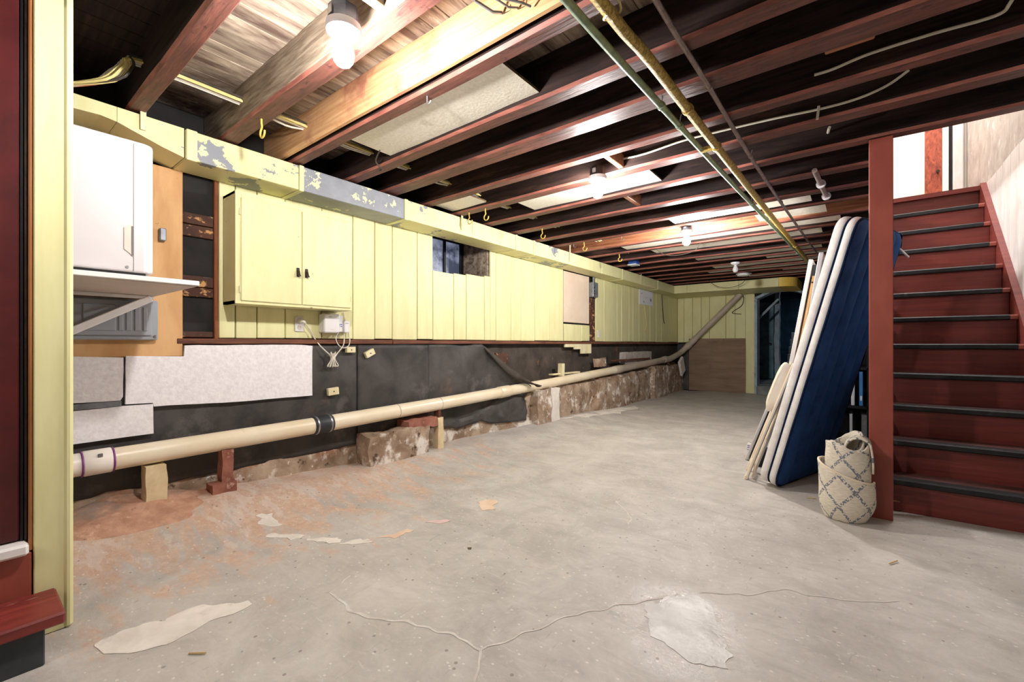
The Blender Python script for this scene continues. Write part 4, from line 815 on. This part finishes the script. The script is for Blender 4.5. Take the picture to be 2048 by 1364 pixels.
# J hooks
HK = None
HL = ['yellow hook under the joist between the cabinet and the first bulb', 'pair of hooks: the one farther from the duct, above the small window', 'hook hanging right against the duct above the small window', 'yellow hook above the wall between small window and cream cover board', 'yellow hook over the cream cover board', 'yellow hook beside the blue junction box']
for k, (x, y) in enumerate(((-2.452, 1.0), (-2.545, 2.87), (-2.74, 2.87), (-2.53, 3.73), (-2.48, 4.52), (-2.435, 5.385))):
    if HK is None:
        m_ = MB(); m_.tube([(x, y, ZJ+.012), (x, y, ZJ-.02), (x+.006, y, ZJ-.045)] + arc((x+.012, y, ZJ-.075), .026, 150, 370, 10), .0052, 8)
        HK = m_.build('utility_hook', 'hook_yellow', smooth=True); tag(HK, HL[0], 'hook', 'utility hooks under the joists'); hz = HK.location.copy()-Vector((x, y, 0))
    else: dup(HK, Vector((x, y, 0))+hz, None, HL[k])
for x, y, lb in ((-2.02, 4.53, 'small steel cup hook under a joist beyond the middle bulb'), (-2.62, 4.53, 'small steel cup hook near the duct past the second bulb'), (-1.6, 1.39, 'tiny nail hook under the doubled red joist')):
    tag(MB().tube([(x, y, ZJ+.01), (x, y, ZJ-.02)] + arc((x+.012, y, ZJ-.03), .013, 160, 350, 7), .003, 6).build('cup_hook', 'steel'), lb, 'hook')

# lamps
def lamp(x, y, zb, lit, label, box='box_steel', side=None):
    t_ = thing('ceiling_lamp', (x, y, zb), label, 'lamp', 'bare bulb lamps under the joists')
    if box:
        a8 = [(x+.052*math.cos(math.radians(22.5+45*k)), y+.052*math.sin(math.radians(22.5+45*k))) for k in range(8)]
        MB().prism(a8, 'z', zb+.085, zb+.145).build('octagon_box', box, t_)
        MB().box(x-.012, x+.012, y-.0535, y-.051, zb+.10, zb+.13).build('clip', 'steel', t_)
    MB().lathe([(.024, .040), (.030, .048), (.058, .060), (.062, .072), (.062, .084)], (x, y, zb), n=24).build('lampholder', 'ceramic', t_, smooth=True)
    m_ = MB(); m_.lathe([(.001, -.062), (.014, -.0605), (.025, -.054), (.033, -.042), (.0365, -.026), (.036, -.012), (.031, .006), (.022, .022), (.016, .034), (.015, .048)], (x, y, zb), n=20)
    m_.build('bulb', {'dim': 'bulb_fill', 'bright': 'bulb_bright'}[lit] if lit in ('dim', 'bright') else 'bulb_lit' if lit else 'ceramic', t_, smooth=True); return t_
lamp(-1.45, .868, 2.06, True, 'lit bare bulb in a grey octagon box, nearest the camera')
lamp(-1.39, 2.725, 2.06, True, 'lit bare bulb in the middle, with the white cable leading from it', 'black')
lamp(-1.345, 4.58, 2.06, 'bright', 'lit bare bulb farthest from the camera')
lamp(-1.36, 6.95, 2.09, False, 'unlit bare bulb on a white holder near the end duct', None)
lamp(-1.4, -1.6, 2.06, 'dim', 'unseen bare bulb added behind the camera to fill the foreground')  # unseen lamp added to light the near casing and floor
t_ = thing('smoke_detector', (-1.478, 8.2, 2.14), 'round white smoke detector under the ceiling before the end duct', 'smoke detector')
MB().lathe([(.06, 0), (.095, .004), (.10, .014), (.10, .03)], (-1.478, 8.2, 2.142), n=24).build('body', 'ceramic', t_, smooth=True); MB().lathe([(.12, .03), (.12, .038)], (-1.478, 8.2, 2.142), n=24).build('base', 'white', t_)
t_ = thing('junction_box', (-2.56, 6.17, 2.13), 'blue junction box with a white label above the duct', 'junction box')
MB().box(-2.62, -2.50, 6.10, 6.23, 2.165, 2.238, c=.005).build('box', 'box_blue', t_); MB().box(-2.625, -2.495, 6.08, 6.235, 2.15, 2.164, c=.003).build('cover', 'binder_white', t_)

# ------------------------------------------------------------------ mattress
A = Vector((-.43, 3.47, .012)); wv = Vector((.30, .95, 0)).normalized(); lv = Vector((.46, -.13, 1.75)); lv = (lv-wv*lv.dot(wv)).normalized(); nv = wv.cross(lv).normalized()   # nv points to the right, the quilted face
if nv.x < 0: nv = -nv
MW, ML, MR = .84, 1.81, .09
def outline(ins=0):
    pts = []; r = MR
    for (cx_, cy_, a0) in ((MW-r, r, -90), (MW-r, ML-r, 0), (r, ML-r, 90), (r, r, 180)):
        for k in range(7): a = math.radians(a0+90*k/6); pts.append((cx_+(r-ins)*math.cos(a), cy_+(r-ins)*math.sin(a)))
    res = []
    for i, p in enumerate(pts):
        q = pts[(i+1) % len(pts)]; d = math.dist(p, q); n = max(1, int(d/.08))
        for j in range(n): res.append((lerp(p[0], q[0], j/n), lerp(p[1], q[1], j/n)))
    return res
MO = thing('mattress', A, 'navy cot mattress with white banded edges leaning beside the stairs', 'mattress')
def P3(a, l, t): return A + wv*a + lv*l + nv*t
def bandm(t0, t1, puff, name, mat, wave=0):
    m_ = MB(); ks = 7; rings = []
    for k in range(ks+1):
        u = k/ks; b_ = puff*math.sin(math.pi*u)**.6 if 0 < k < ks else 0
        ol = outline(-b_); base = outline(0)
        rings.append([P3(p[0], p[1], lerp(t0, t1, u)+wave*math.sin(i*1.7)*(u)) for i, p in enumerate(ol)])
    n = len(rings[0]); m_.v = [q for rg in rings for q in rg]
    for i in range(ks):
        for k in range(n): m_.f.append([i*n+k, i*n+(k+1) % n, (i+1)*n+(k+1) % n, (i+1)*n+k]); m_.mi.append(0)
    return m_.build(name, mat, MO, smooth=True)
T0 = -.12
bandm(T0, T0+.050, .010, 'side_band', 'tick_white'); bandm(T0+.048, T0+.061, .008, 'piping', 'navy_dark'); bandm(T0+.059, T0+.104, .010, 'side_band', 'tick_white', .003); bandm(T0+.101, T0+.116, .008, 'piping', 'navy_dark', .002)
def face(t, sgn, name, mat):
    m_ = MB()
    def fn(u, v):
        l = ML*v; e = 0
        if l < MR: e = MR-math.sqrt(max(0, MR**2-(MR-l)**2))
        if l > ML-MR: e = MR-math.sqrt(max(0, MR**2-(l-ML+MR)**2))
        a = lerp(e, MW-e, u); ch = abs(math.sin(math.pi*a/(MW/5)))**.45
        bul = .022*ch*min(1, 8*min(u, 1-u)+.25)*min(1, min(l, ML-l)/.06+.1) + .004*nz(a, l, 0, 6)
        return P3(a, l, t+sgn*bul)
    m_.grid(fn, 60, 50); return m_.build(name, mat, MO, smooth=True)
face(T0+.112, 1, 'quilted_face', 'navy'); face(T0+.004, -1, 'back_face', 'navy')
tp = P3(MW, ML-.06, T0+.06)
MB().tube([tp, tp+Vector((.03, -.01, -.03)), tp+Vector((.085, -.03, -.11))], [.006, .008, .007], 6).build('strap', 'tick_white', MO)
MB().tube([tp+Vector((0, 0, .01)), tp+Vector((-.03, 0, -.14))], .005, 6).build('strap', 'tick_white', MO)

# ------------------------------------------------------------------ rolled rug
m_ = MB(); UVs = []; turns = 2.6; ns, nvv = 150, 26; Lacc = 0; prev = None; c0 = Vector((-.052, 3.145, .0))
for i in range(ns+1):
    s = i/ns; a = 2*math.pi*turns*s + 2.5; r = .066 + .061*s
    p = Vector((r*math.cos(a)*1.04, r*math.sin(a)*.85, 0)); 
    if prev: Lacc += (p-prev).length
    prev = p
    outer = sst((s-.60)/.04)
    H = lerp(.445+.03*math.sin(a+.4), .275+.05*math.cos(a-2.9), outer)
    for j in range(nvv+1):
        v = j/nvv; z = H*v
        squeeze = 1-.30*(1-min(1, v*H/.12))**2 + .05*math.sin(v*3.0+a) - .06*(1-outer)*sst((v-.7)/.3)
        lean = .03*v*(1-outer)
        fold = (1-outer)*sst((v-.86)/.14)*.025*math.sin(a*2)
        m_.v.append(c0 + Vector((p.x*squeeze+lean*.3, p.y*squeeze, z+.004+fold+.007*nz(p.x*3, z*3, a, 3)))); UVs.append((Lacc, z))
for i in range(ns):
    for j in range(nvv): m_.f.append([i*(nvv+1)+j, (i+1)*(nvv+1)+j, (i+1)*(nvv+1)+j+1, i*(nvv+1)+j+1]); m_.mi.append(0)
m_.uv = UVs
RG = thing('rolled_rug', (c0.x, c0.y, 0), 'rolled cream rug with blue-grey diamond pattern standing against the red post', 'rug')
m_.build('rug_roll', 'rug', RG, smooth=True, solid=.009)
m_ = MB(); UVs = []
for i in range(25):
    a = math.pi*1.15*i/24
    for j in range(13):
        t = j/12-.5
        m_.v.append(c0 + Vector((.062+.062*math.cos(a-.15)+.004, .02+t*.13, .40+.075*math.sin(a-.15)-(.10*(1-i/5) if i < 5 else 0)))); UVs.append((i*.015, t*.13+.2))
for i in range(24):
    for j in range(12): m_.f.append([i*13+j, (i+1)*13+j, (i+1)*13+j+1, i*13+j+1]); m_.mi.append(0)
m_.uv = UVs; m_.build('folded_top', 'rug', RG, smooth=True, solid=.010)
rim = []
for i in range(60):
    s = lerp(.645, 1, i/59); a = 2*math.pi*turns*s+2.5; r = .066+.061*s; H = .275+.05*math.cos(a-2.9); sq = 1+.05*math.sin(3.0+a)
    rim.append(c0+Vector((r*math.cos(a)*1.04*sq, r*math.sin(a)*.85*sq, H+.006)))
MB().tube(rim, .0065, 6).build('binding', 'cream', RG, smooth=True)

# ------------------------------------------------------------------ things leaning behind the mattress
def lean_panel(name, y0, y1, bx, tx, h, th, mats, label, cat, skew=0):
    """board whose foot is at x=bx and head at x=tx, spanning y0..y1"""
    t_ = thing(name, ((bx+tx)/2, (y0+y1)/2, 0), label, cat)
    L = math.hypot(tx-bx, h); ang = math.atan2(tx-bx, h); rm = Matrix.Rotation(math.atan(skew), 3, 'Z') @ rotm(0, ang, 0)
    def q(dx, y, l): return Vector((bx, y0, .004)) + rm @ Vector((dx, y-y0, l))
    return t_, L, rm, q
for (y0, bx, tx, h, lb, st_, nm) in ((4.55, -.49, -.228, 1.775, 'taller white-edged closet door panel leaning behind the mattress', .12, 1), (4.75, -.60, -.314, 1.755, 'shorter white-edged closet door panel, left of the taller one', .1, 2)):
    t_, L, rm, q = lean_panel('door_panel_board', y0, y0+.62, bx, tx, h, .035, None, lb, 'board')
    MB().obox(q(0, y0+.31, L/2), (.032, .62, L), rm, c=.003).build('slab', 'plank_white', t_)
    MB().obox(q(.04, y0+.06, L/2-.06), (.022, .05, L-.16), rm, c=.003).build('edge_strip', 'wood_tan', t_)
    MB().obox(q(.03, y0+.30, L-.10), (.03, .5, .12), rm, c=.004).build('cross_rail', 'charcoal' if nm == 2 else 'cream', t_)
    MB().lathe([(.008, 0), (.008, .004)], q(.04, y0+.034, L-.20), (0, -1, 0), 8).build('screw_hole', 'black', t_)
# white folding board with a printed label
t_, L, rm, q = lean_panel('display_board', 4.18, 4.30, -.735, -.455, .80, .03, None, 'thin white board with a black backing leaning left of the beige chair', 'board', .15)
MB().obox(q(0, 4.22, L/2), (.022, .035, L), rm, c=.003).build('edge', 'plank_white', t_); MB().obox(q(.026, 4.42, L/2), (.02, .42, L*.96), rm, c=.003).build('backing', 'black', t_)
MB().obox(q(.0, 4.205, L-.03), (.05, .03, .05), rm, c=.006).build('bracket', 'white', t_)
CR = thing('label_box', (-.55, 4.0, 0), 'small box with a white printed label on the floor behind the chair leg', 'box')
MB().box(-.64, -.44, 4.04, 4.14, .003, .15, c=.004).build('carton', 'black', CR)
MB().obox((-.73, 4.25, .085), (.04, .03, .115), rotm(0, .25), c=.003).build('label_card', 'white', CR)
MB().lathe([(.012, 0), (.012, .002)], (-.722, 4.2345, .06), (0, -1, 0), 12).build('printed_mark', 'mark_red', CR)
for z in (.085, .105, .12): MB().box(-.735, -.715, 4.2335, 4.2345, z, z+.006).build('printed_mark', 'mark_blue', CR)
# folded beige chair
t_, L, rm, q = lean_panel('folding_chair', 3.6, 4.0, -.635, -.335, .86, .03, None, 'folded beige metal chair leaning against the mattress', 'chair', .14)
for y in (3.62, 3.87): MB().obox(q(0, y, L/2), (.024, .026, L), rm, c=.007).build('leg', 'cream', t_)
for y in (3.66, 3.83): MB().obox(q(.035, y, L*.42), (.020, .022, L*.80), rm, c=.006).build('leg', 'cream', t_)
m_ = MB(); base = []
for k in range(24):
    a = 2*math.pi*k/24; base.append((.034*math.copysign(abs(math.cos(a))**.8, math.cos(a)), .185*math.copysign(abs(math.sin(a))**.55, math.sin(a))))
vs = []
for yy, sc_ in ((3.625, .86), (3.633, 1), (3.852, 1), (3.86, .86)): vs += [q(-.034+p[0]*sc_, yy, L-.20+p[1]*sc_) for p in base]
m_.add(vs, [[i*24+k, i*24+(k+1) % 24, (i+1)*24+(k+1) % 24, (i+1)*24+k] for i in range(3) for k in range(24)] + [list(range(24)), [72+k for k in range(24)]])
m_.build('backrest', 'cream', t_, smooth=True)
MB().obox(q(.03, 3.745, L*.55), (.022, .20, .36), rm, c=.008).build('seat', 'cream', t_)
for l in (.10, L-.05): MB().obox(q(0, 3.745, l), (.018, .25, .02), rm, c=.005).build('cross_bar', 'cream', t_)
MB().obox(q(0, 3.62, .012), (.03, .032, .03), rm, c=.006).build('foot_cap', 'cream_board', t_)

# black rack with binders under the stairs
RK = thing('storage_rack', (-.02, 5.0, 0), 'black storage rack under the stairs, seen between mattress and post', 'rack')
for x in (-.18, .075):
    for y in (4.72, 5.3): MB().box(x, x+.022, y, y+.022, .0, 1.18, c=.002).build('upright', 'black', RK)
for z in (.12, .45, .78, 1.12): MB().box(-.18, .097, 4.72, 5.32, z, z+.025, c=.003).build('rack_shelf', 'black', RK)
MB().box(-.18, .097, 5.305, 5.32, .1, 1.15).build('rack_back', 'black', RK)
for x0, x1, h, mt, lb in ((-.03, -.005, .27, 'binder_white', 'white binder standing on the black rack'), (.025, .05, .29, 'binder_blue', 'blue binder on the black rack beside the red post'), (-.12, -.10, .24, 'charcoal', 'dark binder on the black rack near the mattress edge')):
    b_ = thing('binder', ((x0+x1)/2, 4.85, .475), lb, 'binder'); MB().box(x0, x1, 4.745, 4.98, .476, .476+h, c=.003).build('cover', mt, b_); MB().box(x0+.006, x1-.006, 4.743, 4.746, .52, .56).build('spine_label', 'white', b_)
for x0, lb in ((-.04, 'white folder low on the black rack'), (.04, 'grey folder low on the black rack by the post')):
    tag(MB().box(x0, x0+.02+.02*(x0 > 0), 4.745, 4.98, .146, .40, c=.002).build('folder', 'binder_white' if x0 < 0 else 'galv'), lb, 'folder')
